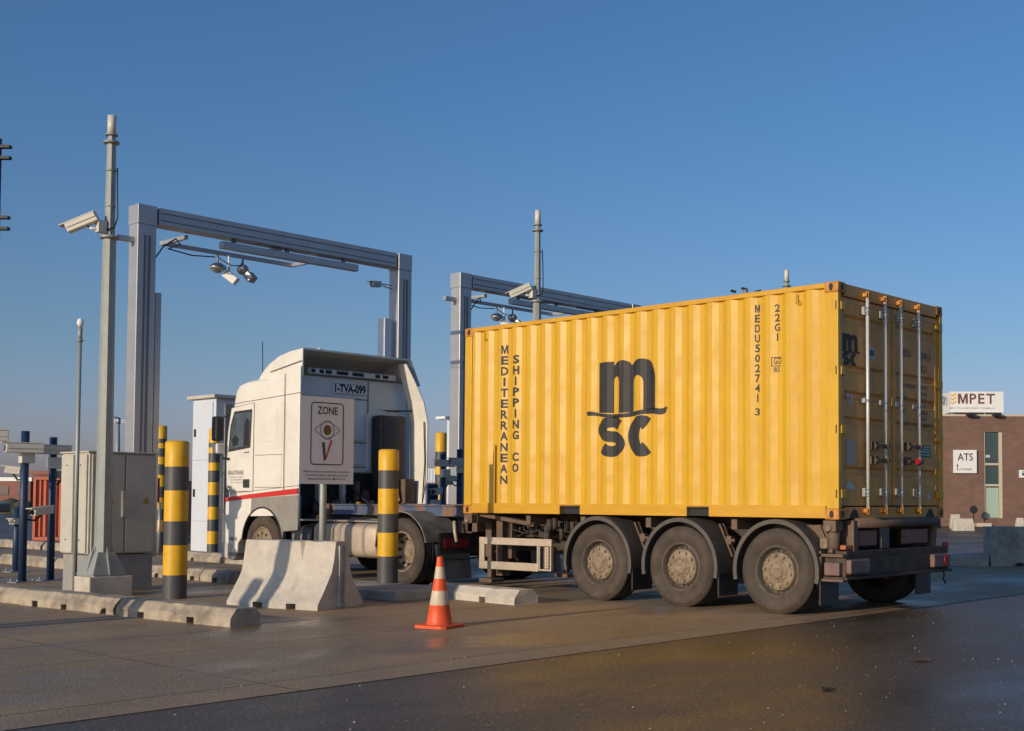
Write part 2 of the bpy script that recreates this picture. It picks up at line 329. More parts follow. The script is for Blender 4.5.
        bmesh.ops.recalc_face_normals(bm, faces=bm.faces)
        bm.to_mesh(me); bm.free()
        o = bpy.data.objects.new(name, me); COL.objects.link(o)
        if parent: o.parent = parent
        if bevel:
            md = o.modifiers.new('bevel', 'BEVEL'); md.width = bevel; md.segments = seg; md.limit_method = 'ANGLE'; md.angle_limit = R(40)
            md.use_clamp_overlap = True
        return o

def build_each(b, name, m, parent, bevel=0):
    """one part for every stretch between two b.next() calls"""
    cuts = [(0, 0)]+[c for c in b.cut if c != (0, 0)]+[(len(b.v), len(b.f))]; out = []
    for (v0, f0), (v1, f1) in zip(cuts, cuts[1:]):
        if f1 == f0: continue
        q = MB(); q.v = b.v[v0:v1]; q.f = [[i-v0 for i in f] for f in b.f[f0:f1]]; q.mi = b.mi[f0:f1]; q.sm = b.sm[f0:f1]
        out.append(q.build(name, m, parent, bevel))
    return out
def root_of(o):
    v = Vector((0, 0, 0))
    while o is not None: v += o.location; o = o.parent
    return v
def thing(name, label, cat, loc=(0, 0, 0), group=None):
    o = bpy.data.objects.new(name, None); COL.objects.link(o); o.location = loc; o.empty_display_size = .3
    o['label'] = label; o['category'] = cat
    if group: o['group'] = group
    return o
def tag(o, label, cat, group=None):
    o['label'] = label; o['category'] = cat
    if group: o['group'] = group
    return o
def ground_origin(o):
    # a thing that is one mesh: put its origin at its base centre
    vs = [v.co for v in o.data.vertices]
    c = Vector(((min(v.x for v in vs)+max(v.x for v in vs))/2, (min(v.y for v in vs)+max(v.y for v in vs))/2, min(v.z for v in vs)))
    for v in o.data.vertices: v.co -= c
    o.location = c
    return o
def copy_tree(o, parent=None):
    c = o.copy(); COL.objects.link(c)
    if parent: c.parent = parent
    for ch in list(o.children): copy_tree(ch, c)
    return c
def structure(o): o['kind'] = 'structure'; return o

def text_tris(s, w=None, h=None, bold=0.0, shear=0):
    """text as a flat mesh, scaled to width w / height h, origin bottom left"""
    if s == 'M':
        p = [(0, 0), (.22, 0), (.22, .62), (.43, 0), (.57, 0), (.78, .62), (.78, 0), (1, 0), (1, 1), (.72, 1), (.5, .36), (.28, 1), (0, 1)]
        w_ = w or h; h_ = h or w
        from mathutils.geometry import tessellate_polygon
        return [(x*w_, y*h_) for x, y in p], [tuple(t_) for t_ in tessellate_polygon([[Vector((x, y, 0)) for x, y in p]])], w_
    if 'M' in s:
        vs, fs, x = [], [], 0.0
        for ch in s:
            if ch == ' ': x += .35; continue
            v_, f_, wd = text_tris(ch, .95 if ch == 'M' else None, 1.0, bold)
            o_ = len(vs); vs += [(a+x, b_) for a, b_ in v_]; fs += [tuple(q+o_ for q in f) for f in f_]; x += wd+.17
        x -= .17; sy = h if h else w/x; sx = w/x if w else h
        return [(a*sx, b_*sy) for a, b_ in vs], fs, x*sx
    cu = bpy.data.curves.new('lettering', 'FONT'); cu.body = s; cu.resolution_u = 3; cu.offset = bold; cu.fill_mode = 'BOTH'; cu.shear = shear
    ob = bpy.data.objects.new('lettering', cu)
    me = bpy.data.meshes.new_from_object(ob)
    vs = [(v.co.x, v.co.y) for v in me.vertices]; fs = [tuple(p.vertices) for p in me.polygons]
    bpy.data.objects.remove(ob); bpy.data.curves.remove(cu); bpy.data.meshes.remove(me)
    x0 = min(v[0] for v in vs); x1 = max(v[0] for v in vs); y0 = min(v[1] for v in vs); y1 = max(v[1] for v in vs)
    if w is None: sx = sy = h/(y1-y0)
    elif h is None: sx = sy = w/(x1-x0)
    else: sx = w/(x1-x0); sy = h/(y1-y0)
    return [((v[0]-x0)*sx, (v[1]-y0)*sy) for v in vs], fs, (x1-x0)*sx
def put_text(mb, s, origin, right, upv, w=None, h=None, bold=0.0, mi=0, shear=0, center=False):
    vs, fs, wd = text_tris(s, w, h, bold, shear)
    o = Vector(origin); rr = Vector(right).normalized(); uu = Vector(upv).normalized()
    if center: o = o-rr*(wd/2)
    mb.add([o+rr*x+uu*y for x, y in vs], fs, mi)
def arc(cx, cz, r, a0, a1, n):
    return [(cx+r*math.cos(R(a0+(a1-a0)*k/n)), cz+r*math.sin(R(a0+(a1-a0)*k/n))) for k in range(n+1)]

# ------------------------------------------------------------------ ground
def sheet(name, x0, x1, y0, y1, z, m):
    b = MB(); b.add([(x0, y0, z), (x1, y0, z), (x1, y1, z), (x0, y1, z)], [(0, 1, 2, 3)])
    return structure(b.build(name, m))
sheet('ground', -2500, 2500, -2500, 2500, 0, 'asphalt')
sheet('concrete_lane', -24, -.02, -30, 13.2, .004, 'slab')
sheet('road_marking', -9.9, -9.2, 23.0, 23.2, .004, 'mark')

# ------------------------------------------------------------------ shipping container
HC = 1.06; CL, CW, CH = 6.058, 2.438, 2.591
Z0, Z1 = HC, HC+CH
PX0, PX1 = -5.90, -.155                        # corrugated side panel
brk = []
def build_profile():
    pts = []; x = PX0; out, inn = .012, .046
    pts.append((x, out)); x += .05; pts.append((x, out))
    per = (PX1-PX0-.05-.05)/20.5
    fl, sl = per*.23, per*.27
    state = 0
    while x < PX1-.051:
        x += sl; state = 1-state; pts.append((x, inn if state else out))
        x += fl; pts.append((x, inn if state else out))
    pts[-1] = (PX1, pts[-1][1])
    return pts
PROF = build_profile()
def prof_y(x):
    for (a, ya), (b_, yb) in zip(PROF, PROF[1:]):
        if a <= x <= b_: return ya+(yb-ya)*(x-a)/max(1e-9, b_-a)
    return PROF[0][1]
def on_panel(name, vs, fs, m, parent, lift=.0025):
    """paint a flat shape (x,z) onto the corrugated side panel"""
    bm = bmesh.new(); vs = [(x-.022, z) for x, z in vs]; bv = [bm.verts.new((x, 0, z)) for x, z in vs]
    for f in fs:
        try: bm.faces.new([bv[i] for i in f])
        except ValueError: pass
    xs = [v[0] for v in vs]; lo, hi = min(xs), max(xs)
    for x, _ in PROF:
        if lo < x < hi: bmesh.ops.bisect_plane(bm, geom=bm.verts[:]+bm.edges[:]+bm.faces[:], plane_co=(x, 0, 0), plane_no=(1, 0, 0), dist=1e-6)
    for v in bm.verts: v.co.y = prof_y(v.co.x)-lift
    off = root_of(parent)
    for v in bm.verts: v.co -= off
    for f in bm.faces:
        if f.normal.y > 0: f.normal_flip()
    me = bpy.data.meshes.new(name); bm.to_mesh(me); bm.free(); me.materials.append(M[m])
    o = bpy.data.objects.new(name, me); COL.objects.link(o); o.parent = parent; return o
def poly_fill(poly):
    from mathutils.geometry import tessellate_polygon
    tr = tessellate_polygon([[Vector((p[0], p[1], 0)) for p in poly]])
    return poly, [tuple(t_) for t_ in tr]

cont = thing('shipping_container', 'yellow twenty foot shipping container with black lettering on the trailer', 'shipping container', (-3.03, 1.22, Z0))
# side panels (near side corrugated, far side mirrored)
for side in (0, 1):
    b = MB(); zb, zt = Z0+.135, Z1-.058
    vs = []
    for (x, y) in PROF:
        yy = y if side == 0 else CW-y
        vs += [(x, yy, zb), (x, yy, zt)]
    b.add(vs, [(2*i, 2*i+2, 2*i+3, 2*i+1) for i in range(len(PROF)-1)])
    b.build('side_panel', 'yellow', cont)
b = MB(); n = 18                                # front wall, corrugated
vs = []
for k in range(n*2+1):
    y = .1+(CW-.2)*k/(n*2); x = -CL+(.02 if k % 2 else .05); vs += [(x, y, Z0+.12), (x, y, Z1-.1)]
b.add(vs, [(2*i, 2*i+2, 2*i+3, 2*i+1) for i in range(n*2)]); b.build('front_wall', 'yellow', cont)
b = MB().box(-CL+.05, -.05, .055, CW-.055, Z1-.055, Z1-.022); b.build('roof', 'yellow', cont)
b = MB().box(-CL+.1, -.1, .02, CW-.02, Z0+.11, Z0+.134); b.build('floor', 'chassis', cont)
# rails
for y0, y1 in ((.004, .064), (CW-.064, CW-.004)):
    MB().box(-CL+.17, -.17, y0, y1, Z1-.062, Z1-.006).build('top_rail', 'rail_yellow', cont, .006)
    bb = MB()
    for a, c in ((-CL+.17, -4.19), (-3.83, -2.09), (-1.76, -.17)): bb.box(a, c, y0, y1, Z0+.014, Z0+.150)
    for a, c in ((-4.19, -3.83), (-2.09, -1.76)): bb.box(a, c, y0, y1, Z0+.128, Z0+.148)
    bb.build('bottom_rail', 'rail_yellow', cont, .005)
bb = MB()
for a, c in ((-4.19, -3.83), (-2.09, -1.76)): bb.next(); bb.box(a, c, .07, CW-.07, Z0+.02, Z0+.11)
build_each(bb, 'forklift_pocket', 'black', cont)
# front corner fitting strip on the near panel
MB().box(-5.46, -5.42, .002, .012, Z0+.16, Z0+.95).build('marker_strip', 'rail_yellow', cont)
# posts
for x0, x1, y0, y1 in ((-CL+.006, -CL+.15, .004, .11), (-CL+.006, -CL+.15, CW-.11, CW-.004), (-.158, -.004, .004, .075), (-.158, -.004, CW-.075, CW-.004)):
    MB().box(x0, x1, y0, y1, Z0+.118, Z1-.118).build('corner_post', 'yellow', cont, .008)
def casting(x0, x1, y0, y1, z0, z1):
    c = MB().box(x0, x1, y0, y1, z0, z1).build('corner_casting', 'rust_yellow', cont, .012)
    h = MB(); zm = (z0+z1)/2
    for yy, sg in ((y0, -1), (y1, 1)):
        vs = [((x0+x1)/2+.026*math.cos(a), yy+sg*.0025, zm+.042*math.sin(a)) for a in [2*PI*k/20 for k in range(20)]]
        h.add(vs, [tuple(range(20))])
    for xx, sg in ((x0, -1), (x1, 1)):
        vs = [(xx+sg*.0025, (y0+y1)/2+.026*math.cos(a), zm+.040*math.sin(a)) for a in [2*PI*k/20 for k in range(20)]]
        h.add(vs, [tuple(range(20))])
    h.build('aperture', 'black', c)
for x0, x1 in ((-CL, -CL+.178), (-.178, 0)):
    for y0, y1 in ((0, .162), (CW-.162, CW)):
        for z0, z1 in ((Z0, Z0+.118), (Z1-.118, Z1)): casting(x0, x1, y0, y1, z0, z1)
# hinge slots in the rear posts
bb = MB()
for z in (Z0+.28, Z0+.98, Z0+1.62, Z0+2.33): bb.next(); bb.box(-.036, -.022, .0, .0035, z-.045, z+.045)
build_each(bb, 'hinge_slot', 'chassis', cont)
# tie hooks near the top rail
for x in (-5.63, -.52):
    MB().tube([(x-.02, .012, Z1-.09), (x-.02, -.004, Z1-.2), (x+.02, -.004, Z1-.2), (x+.02, .012, Z1-.17)], .008, 6).build('lashing_ring', 'rail_yellow', cont)
# rear frame
MB().box(-.12, -.006, .162, CW-.162, Z1-.15, Z1-.012).build('door_header', 'yellow_door', cont, .006)
MB().box(-.12, -.006, .162, CW-.162, Z0+.01, Z0+.135).build('door_sill', 'yellow_door', cont, .006)
bb = MB()
for yc in (.34, CW-.34): bb.next(); bb.prism([(yc-.12, Z0+.012), (yc+.10, Z0+.012), (yc+.04, Z0+.10), (yc-.01, Z0+.115), (yc-.06, Z0+.09)], 'x', -.008, -.003)
build_each(bb, 'sill_cutout', 'black', cont)
MB().box(-.11, -.078, .08, CW-.08, Z0+.13, Z1-.14).build('door_gasket', 'black', cont)
doorz = [(Z0+.16, 0), (1.42, 0), (1.54, 0), (1.565, 1), (1.615, 1), (1.64, 0), (2.09, 0), (2.115, 1), (2.165, 1), (2.19, 0), (2.37, 0), (2.395, 1), (2.45, 1), (2.475, 0), (2.67, 0), (2.695, 1), (2.735, 1), (2.76, 0), (3.20, 0), (3.225, 1), (3.285, 1), (3.31, 0), (Z1-.165, 0)]
def door(y0, y1):
    b = MB(); xo, xi, f = -.030, -.060, .075
    b.box(-.075, xo+.004, y0, y0+f, Z0+.15, Z1-.16); b.box(-.075, xo+.004, y1-f, y1, Z0+.15, Z1-.16)
    b.box(-.075, xo+.003, y0+f, y1-f, Z0+.15, Z0+.21); b.box(-.075, xo+.003, y0+f, y1-f, Z1-.22, Z1-.16)
    zs = [(max(Z0+.19, z), (xi if k else xo)) for z, k in doorz]
    vs = []
    for z, x in zs: vs += [(x, y0+f-.01, z), (x, y1-f+.01, z)]
    b.add(vs, [(2*i, 2*i+1, 2*i+3, 2*i+2) for i in range(len(zs)-1)])
    return b.build('door', 'yellow_door', cont, .004)
dl = door(.085, 1.205); dr = door(1.235, 2.353)
for k, (y, d) in enumerate(((.575, dl), (.97, dl), (1.335, dr), (1.765, dr))):
    lb = MB().cyl((.028, y, 1.17), (.028, y, 3.555), .019, n=14).build('lock_bar', 'bar_steel', cont)
    kk = MB()
    for z in (1.155, 3.56): kk.next(); kk.box(-.004, .05, y-.055, y+.05, z-.022, z+.022); kk.box(.01, .055, y-.02, y+.02, z-.04, z+.04)
    build_each(kk, 'cam_keeper', 'rust_yellow', lb, .006)
    gg = MB()
    for z in (1.36, 2.38, 3.38):
        gg.next(); e_ = .028 if z == 2.38 else .048
        gg.box(-.028, .022, y-.06, y-.022, z-e_, z+e_); gg.box(-.026, .052, y-.03, y+.03, z-.014, z+.014)
        if z != 2.38: gg.box(-.026, .050, y-.03, y+.03, z-.044, z-.032); gg.box(-.026, .050, y-.03, y+.03, z+.032, z+.044)
    build_each(gg, 'bar_bracket', 'steel', lb, .003)
for y0, y1, z, d in ((.70, .97, 1.885, dl), (.70, .97, 1.72, dl), (1.46, 1.765, 1.90, dr), (1.46, 1.765, 1.73, dr)):
    hd = MB(); hd.obox((.06, (y0+y1)/2, z), (0, 1, .03), (y1-y0, .012, .03)); hd.box(-.03, .055, y0-.01, y0+.07, z-.045, z+.045); hd.cyl((.0, y1, z), (.075, y1, z), .03, n=10)
    hd.build('door_handle', 'chassis_brown', d, .003)
MB().cyl((.085, 1.60, 1.73), (.085, 1.66, 1.70), .035, .028, n=12).build('bolt_seal', 'lamp_red', dr)
bb = MB()
for y in (1.215,): bb.box(-.03, -.012, y-.03, y+.03, 2.36, 2.46)
bb.build('door_plate', 'yellow_door', dr, .004)
hh = MB()
for z in (Z0+.28, Z0+.98, Z0+1.62, Z0+2.33):
    hh.next(); hh.box(-.02, .012, CW-.17, CW-.03, z-.045, z+.045); hh.cyl((.0, CW-.075, z-.06), (.0, CW-.075, z+.06), .018, n=10)
    hh.next(); hh.box(-.02, .006, .06, .15, z-.045, z+.045)
build_each(hh, 'door_hinge', 'yellow', cont, .003)
# door decals
def dec(y0, y1, z0, z1, m, d, x=-.0245):
    MB().add([(x, y0, z0), (x, y1, z0), (x, y1, z1), (x, y0, z1)], [(0, 1, 2, 3)]).build('sticker', m, d)
dec(.685, .83, 2.87, 2.99, 'blue_decal', dl); dec(.70, .81, 2.895, 2.965, 'grey_decal', dl, -.0225)
dec(.20, .41, 1.66, 1.94, 'pale_decal', dl); dec(1.845, 2.155, 1.785, 1.935, 'green_decal', dr); dec(2.045, 2.14, 1.29, 1.35, 'blue_decal', dr)
MB().add([(-.0245, .20, 2.43), (-.0245, .35, 2.43), (-.0245, .275, 2.29)], [(0, 1, 2)]).build('sticker', 'blue_decal', dl)
MB().add([(-.0225, .245, 2.41), (-.0225, .305, 2.41), (-.0225, .275, 2.345)], [(0, 1, 2)]).build('warning_mark', 'red', dl)
MB().add([(-.0245, .18, 1.43), (-.0245, .25, 1.485), (-.0245, .34, 1.44), (-.0245, .40, 1.385), (-.0245, .22, 1.40)], [(0, 1, 2, 3, 4)]).build('sticker', 'blue_decal', dl)
tx = MB()
put_text(tx, 'MEDU', (-.0245, 1.42, 2.96), (0, 1, 0), (0, 0, 1), w=.26, h=.085, bold=.01)
put_text(tx, '502741 3', (-.0245, 1.83, 2.96), (0, 1, 0), (0, 0, 1), w=.33, h=.085, bold=.01)
put_text(tx, '22G1', (-.0245, 1.86, 2.80), (0, 1, 0), (0, 0, 1), w=.2, h=.085, bold=.01)
for i, (a, c_) in enumerate((('MAX.GR.', '30480 KG'), ('', '67200 LB'), ('TARE', '2180 KG'), ('', '4810 LB'), ('NET', '28300 KG'), ('', '62390 LB'), ('CU.CAP.', '33.2 CU.M'))):
    z = 2.60-i*.075
    if a: put_text(tx, a, (-.0245, 1.43, z), (0, 1, 0), (0, 0, 1), h=.045, bold=.01)
    put_text(tx, c_, (-.0245, 1.83, z), (0, 1, 0), (0, 0, 1), h=.045, bold=.01)
tx.build('lettering', 'grey_decal', dr)
tx = MB()
for z in (1.90, 1.865, 1.83, 1.80): MB
for z in (1.905, 1.875, 1.845, 1.81): tx.add([(-.0225, 1.87, z), (-.0225, 2.13, z), (-.0225, 2.13, z+.012), (-.0225, 1.87, z+.012)], [(0, 1, 2, 3)])
tx.build('lettering', 'blue_decal', dr)

# the shipping line's mark: letter m on a wave, SC under it
mpoly = [(-3.512, 3.000), (-3.262, 3.000), (-3.262, 2.945), (-3.215, 2.985), (-3.15, 3.005), (-3.08, 3.005), (-3.01, 2.985), (-2.965, 2.935), (-2.915, 2.975), (-2.85, 3.000), (-2.775, 3.005), (-2.69, 2.985), (-2.62, 2.93), (-2.58, 2.86), (-2.563, 2.78),
         (-2.563, 2.37), (-2.764, 2.37), (-2.764, 2.713), (-2.775, 2.76), (-2.80, 2.79), (-2.85, 2.803), (-2.90, 2.79), (-2.927, 2.76), (-2.937, 2.715), (-2.937, 2.35), (-3.157, 2.345), (-3.157, 2.736), (-3.167, 2.78), (-3.19, 2.803), (-3.214, 2.811), (-3.237, 2.803), (-3.256, 2.78), (-3.262, 2.75), (-3.262, 2.35), (-3.512, 2.365)]
wave_t = [(-3.71, 2.377), (-3.66, 2.386), (-3.61, 2.384), (-3.495, 2.358), (-3.36, 2.344), (-3.267, 2.338), (-3.076, 2.336), (-2.919, 2.355), (-2.733, 2.377), (-2.62, 2.385), (-2.55, 2.383), (-2.50, 2.374), (-2.46, 2.376), (-2.43, 2.395), (-2.40, 2.392)]
wave_b = [(-2.415, 2.33), (-2.45, 2.306), (-2.50, 2.300), (-2.611, 2.318), (-2.764, 2.318), (-2.95, 2.296), (-3.05, 2.288), (-3.171, 2.285), (-3.429, 2.306), (-3.52, 2.322), (-3.60, 2.331), (-3.645, 2.329), (-3.685, 2.335)]
def cs_logo(cx, cz, w, h, ch, th):
    """bold geometric S or C as an outline strip"""
    pts = []
    rx, rz = w/2-th[0]/2, h/2-th[1]/2
    if ch == 'C':
        angs = [52+(308-52)*k/28 for k in range(29)]
        cl = [(cx+rx*math.cos(R(a)), cz+rz*math.sin(R(a))) for a in angs]
    else:
        cl = [(cx+rx*math.cos(R(a)), cz+rz*.5+rz*.5*math.sin(R(a))) for a in [25+(245)*k/16 for k in range(17)]]
        cl += [(cx+rx*math.cos(R(a)), cz-rz*.5+rz*.5*math.sin(R(a))) for a in [90-(245)*k/16 for k in range(17)]]
    L_, R_ = [], []
    for i, p in enumerate(cl):
        q0 = cl[max(0, i-1)]; q1 = cl[min(len(cl)-1, i+1)]
        dx, dz = q1[0]-q0[0], q1[1]-q0[1]; l = math.hypot(dx, dz) or 1; dx, dz = dx/l, dz/l
        tt = math.hypot(th[0]*dz, th[1]*dx)/2
        L_.append((p[0]-dz*tt, p[1]+dx*tt)); R_.append((p[0]+dz*tt, p[1]-dx*tt))
    vs = L_+R_; n_ = len(cl)
    return vs, [(i, i+1, n_+i+1, n_+i) for i in range(n_-1)]
for pl in (mpoly, wave_t+wave_b): on_panel('logo', *poly_fill(pl), 'black_paint', cont)
on_panel('logo', *cs_logo(-3.290, 2.055, .475, .51, 'S', (.175, .138)), 'black_paint', cont)
on_panel('logo', *cs_logo(-2.792, 2.050, .455, .51, 'C', (.20, .155)), 'black_paint', cont)
# small version on the left door
tx = MB()
def to_door(vs, sc=.336): return [(-.0245, .285+(x+3.05)*sc, 2.925+(z-2.405)*.336*.86) for x, z in vs]
for pl in (mpoly, wave_t+wave_b): v_, f_ = poly_fill(pl); tx.add(to_door(v_), f_)
for args in ((-3.290, 2.055, .475, .51, 'S', (.175, .138)), (-2.792, 2.050, .455, .51, 'C', (.20, .155))): v_, f_ = cs_logo(*args); tx.add(to_door(v_), f_)
tx.build('logo', 'black_paint', dl)
def column_text(s, xc, ztop, zbot, w, bold, m):
    n_ = len(s); pitch = (ztop-zbot)/n_; vs_, fs_ = [], []
    for i, ch in enumerate(s):
        if ch == ' ': continue
        ww = w if ch not in 'I1' else w*.28
        v_, f_, wd = text_tris(ch, ww, pitch*.80, bold)
        o_ = len(vs_); zz = ztop-(i+1)*pitch+pitch*.2
        vs_ += [(x+xc-ww/2, y+zz) for x, y in v_]; fs_ += [tuple(q+o_ for q in f) for f in f_]
    on_panel('lettering', vs_, fs_, m, cont)
column_text('MEDITERRANEAN', -5.245, 3.36, 1.44, .102, .035, 'black_paint')
column_text('SHIPPING', -5.01, 3.21, 2.039, .102, .035, 'black_paint')
column_text('CO', -5.01, 1.893, 1.60, .102, .035, 'black_paint')
column_text('MEDU502741', -1.067, 3.50, 2.36, .062, .022, 'faded_black')
column_text('3', -1.067, 2.315, 2.21, .062, .022, 'faded_black')
column_text('22G1', -.794, 3.48, 3.04, .062, .022, 'faded_black')
v_, f_, _ = text_tris('GC', .075, .075, .01); on_panel('lettering', [(x-.835, y+2.80) for x, y in v_], f_, 'faded_black', cont)
v_, f_, _ = text_tris('83', .065, .055, .01); on_panel('lettering', [(x-.835, y+2.71) for x, y in v_], f_, 'faded_black', cont)
fr = [((-.862, 2.776), (-.748, 2.784)), ((-.862, 2.872), (-.748, 2.880)), ((-.862, 2.784), (-.854, 2.872)), ((-.756, 2.81), (-.748, 2.872))]
vs_, fs_ = [], []
for (a, c), (d, e) in fr: o_ = len(vs_); vs_ += [(a, c), (d, c), (d, e), (a, e)]; fs_.append((o_, o_+1, o_+2, o_+3))
on_panel('lettering', vs_, fs_, 'faded_black', cont)

# ------------------------------------------------------------------ wheels
def make_wheel(parent, cx, y, cz, r, w, side, kind):
    """tyre as the wheel mesh, rim and hub under it; side -1 = outer face towards -y"""
    s_ = side; off = root_of(parent); ph_ = cx*7.3+y*2.1
    rimr = r*.60
    def yy(d): return y-s_*d         # d = depth inwards from the outer face
    prof = [(rimr, .03), (rimr+.012, .012), (rimr+.03, .012), (rimr+.035, .004), (rimr+.10, -.004), (r*.86, -.004), (r*.875, .0), (r*.89, .001), (r*.90, .008), (r*.965, .02), (r*.99, .045)]
    tread = []
    nrib = 4; a, b_ = .045, w-.045
    for i in range(nrib):
        p0 = a+(b_-a)*i/nrib; p1 = a+(b_-a)*(i+1)/nrib
        tread += [(r, p0+.006), (r, p1-.008), (r-.014, p1-.006), (r-.014, p1+.002)] if i < nrib-1 else [(r, p0+.006), (r, p1)]
    back = [(r*.965, w-.02), (r*.88, w), (rimr, w-.03)]
    pr = prof+tread+back
    mis = [0]*(len(prof)-1)+[1]*(len(tread)+len(back))
    b = MB(); b.lathe([(rr, yy(h)) for rr, h in pr], (cx, 0, cz), 'y', 56, mis=mis)
    wh = b.build('wheel', ['tyre', 'tyre_dark'], parent)
    b = MB()
    if kind == 'super':
        rp = [(rimr+.004, .028), (rimr-.008, .012), (rimr-.022, .02), (rimr-.03, .080), (rimr-.045, .115), (rimr*.76, .12), (rimr*.735, .062), (rimr*.70, .045), (rimr*.40, .040), (rimr*.385, .04)]
    elif kind == 'drive':
        rp = [(rimr+.004, .028), (rimr-.008, .012), (rimr-.022, .02), (rimr-.035, .12), (rimr-.05, .15), (rimr*.74, .125), (rimr*.62, .16), (rimr*.45, .165)]
    else:
        rp = [(rimr+.004, .028), (rimr-.008, .012), (rimr-.022, .02), (rimr-.03, .06), (rimr*.80, .05), (rimr*.72, .02), (rimr*.45, .02)]
    rp.append((0.001, rp[-1][1]))
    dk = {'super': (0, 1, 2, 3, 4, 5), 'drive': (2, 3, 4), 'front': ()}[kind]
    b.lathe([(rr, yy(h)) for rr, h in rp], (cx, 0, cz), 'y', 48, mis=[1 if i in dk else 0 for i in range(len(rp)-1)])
    d0 = rp[-2][1]
    if kind == 'super':
        for k in range(10):
            a = 2*PI*k/10+ph_; q = (cx+rimr*.60*math.cos(a), cz+rimr*.60*math.sin(a))
            b.cyl((q[0], yy(d0+.01), q[1]), (q[0], yy(d0-.022), q[1]), .017, n=6)
        for k in range(24):
            pass
    rim = b.build('rim', ['rim', 'rim_dark'], wh)
    b = MB()
    if kind == 'super':
        for k in range(20):
            a = 2*PI*k/20+ph_; q = (cx+rimr*.80*math.cos(a), cz+rimr*.80*math.sin(a))
            b.cyl((q[0], yy(.125), q[1]), (q[0], yy(.110), q[1]), .015, n=8)
    else:
        for k in range(10):
            a = 2*PI*k/10+ph_; q = (cx+rimr*.66*math.cos(a), cz+rimr*.66*math.sin(a)); dd = .128 if kind == 'drive' else .02
            b.cyl((q[0], yy(dd+.03), q[1]), (q[0], yy(dd-.004), q[1]), .026, n=10)
    b.build('vent_hole', 'black', wh)
    b = MB()
    hp = [(rimr*.44, d0+.02), (rimr*.44, d0-.008), (rimr*.41, d0-.012), (rimr*.30, d0-.010), (rimr*.285, d0-.028), (rimr*.25, d0-.034), (rimr*.13, d0-.036), (rimr*.11, d0-.026), (.001, d0-.026)]
    b.lathe([(rr, yy(h)) for rr, h in hp], (cx, 0, cz), 'y', 32)
    for k in range(10):
        a = 2*PI*k/10+ph_; q = (cx+rimr*.335*math.cos(a), cz+rimr*.36*math.sin(a)); b.cyl((q[0], yy(d0-.005), q[1]), (q[0], yy(d0-.022), q[1]), .010, n=6)
    b.build('hub', 'rim', wh)
    return wh

# ------------------------------------------------------------------ trailer
tr = thing('container_trailer', 'dusty three axle skeleton trailer carrying the yellow container', 'trailer', (-3.0, 1.22, 0))
WX = (-.78, -2.15, -3.465); WR = .482
for x in WX:
    make_wheel(tr, x, -.055, WR-.006, WR, .37, -1, 'super')
    make_wheel(tr, x, CW+.055, WR-.006, WR, .37, 1, 'super')
    MB().cyl((x, .30, WR), (x, CW-.30, WR), .075, n=14).build('axle', 'chassis', tr)
# long beams
for y in (.62, 1.70):
    b = MB(); b.box(-6.3, -.15, y, y+.12, 1.03, 1.05); b.box(-6.3, -.15, y+.05, y+.07, .76, 1.03); b.box(-6.3, -.15, y, y+.12, .74, .76)
    b.build('main_beam', 'chassis', tr)
b = MB()
for x in (-5.95, -4.9, -3.9, -2.8, -1.5, -.25): b.box(x, x+.08, .10, CW-.10, .93, 1.045).next()
build_each(b, 'cross_member', 'chassis_brown', tr)
# gooseneck over the tractor
for y in (.40, 1.92):
    b = MB(); b.box(-9.75, -6.2, y, y+.12, 1.155, 1.175); b.box(-9.75, -6.2, y+.03, y+.05, 1.03, 1.155); b.box(-9.75, -6.2, y, y+.12, 1.01, 1.03)
    b.build('gooseneck_beam', 'blue_beam', tr)
b = MB(); b.box(-9.80, -9.70, .36, 2.08, 1.0, 1.18).next(); b.box(-7.9, -7.5, .52, 1.92, 1.0, 1.15).next(); b.box(-6.3, -6.1, .3, 2.14, .80, 1.15); build_each(b, 'neck_cross_member', 'chassis_brown', tr, .004)
# twist lock housings
b = MB()
for x in (-CL+.02, -.20):
    for y in (.0, CW-.16): b.box(x, x+.16, y, y+.16, .93, 1.052).next()
build_each(b, 'twist_lock', 'chassis_brown', tr, .008)
for x in (-CL+.1, -.12): 
    MB().cyl((x, -.03, .97), (x, .03, .97), .03, n=10).build('twist_lock_lever', 'rim', tr)
# suspension + air tanks + hoses (between the wheels)
b = MB()
for x in WX:
    for y in (.55, 1.78):
        b.next(); b.obox((x-.3, y+.05, .62), (1, 0, -.3), (.75, .09, .07)); b.cyl((x+.32, y+.05, .55), (x+.32, y+.05, .80), .11, n=14); b.box(x-.7, x-.52, y, y+.12, .5, .80)
build_each(b, 'suspension', 'chassis', tr)
b = MB(); b.cyl((-5.3, .9, .62), (-4.5, .9, .62), .12, n=18).next(); b.cyl((-5.3, 1.5, .62), (-4.5, 1.5, .62), .12, n=18); build_each(b, 'air_tank', 'chassis', tr)
b = MB()
random.seed(3)
for k in range(16):
    x = random.uniform(-5.2, -4.2); y = random.uniform(.15, .5); z = random.uniform(.78, .98)
    b.cyl((x, y, z-.08), (x, y, z+.07), random.uniform(.025, .055), n=10).next()
build_each(b, 'valve', 'chassis', tr)
for k in range(7):
    x = random.uniform(-5.7, -4.3); y = random.uniform(.2, .6)
    MB().tube([(x, y, 1.0), (x+.05, y-.03, .85), (x+random.uniform(.1, .3), y, .80), (x+.4, y+.05, .9)], .012, 6).build('air_hose', 'black', tr)
b = MB(); b.obox((-5.35, .2, .99), (1, 0, -.12), (1.1, .12, .05)); b.build('brace', 'chassis_brown', tr)
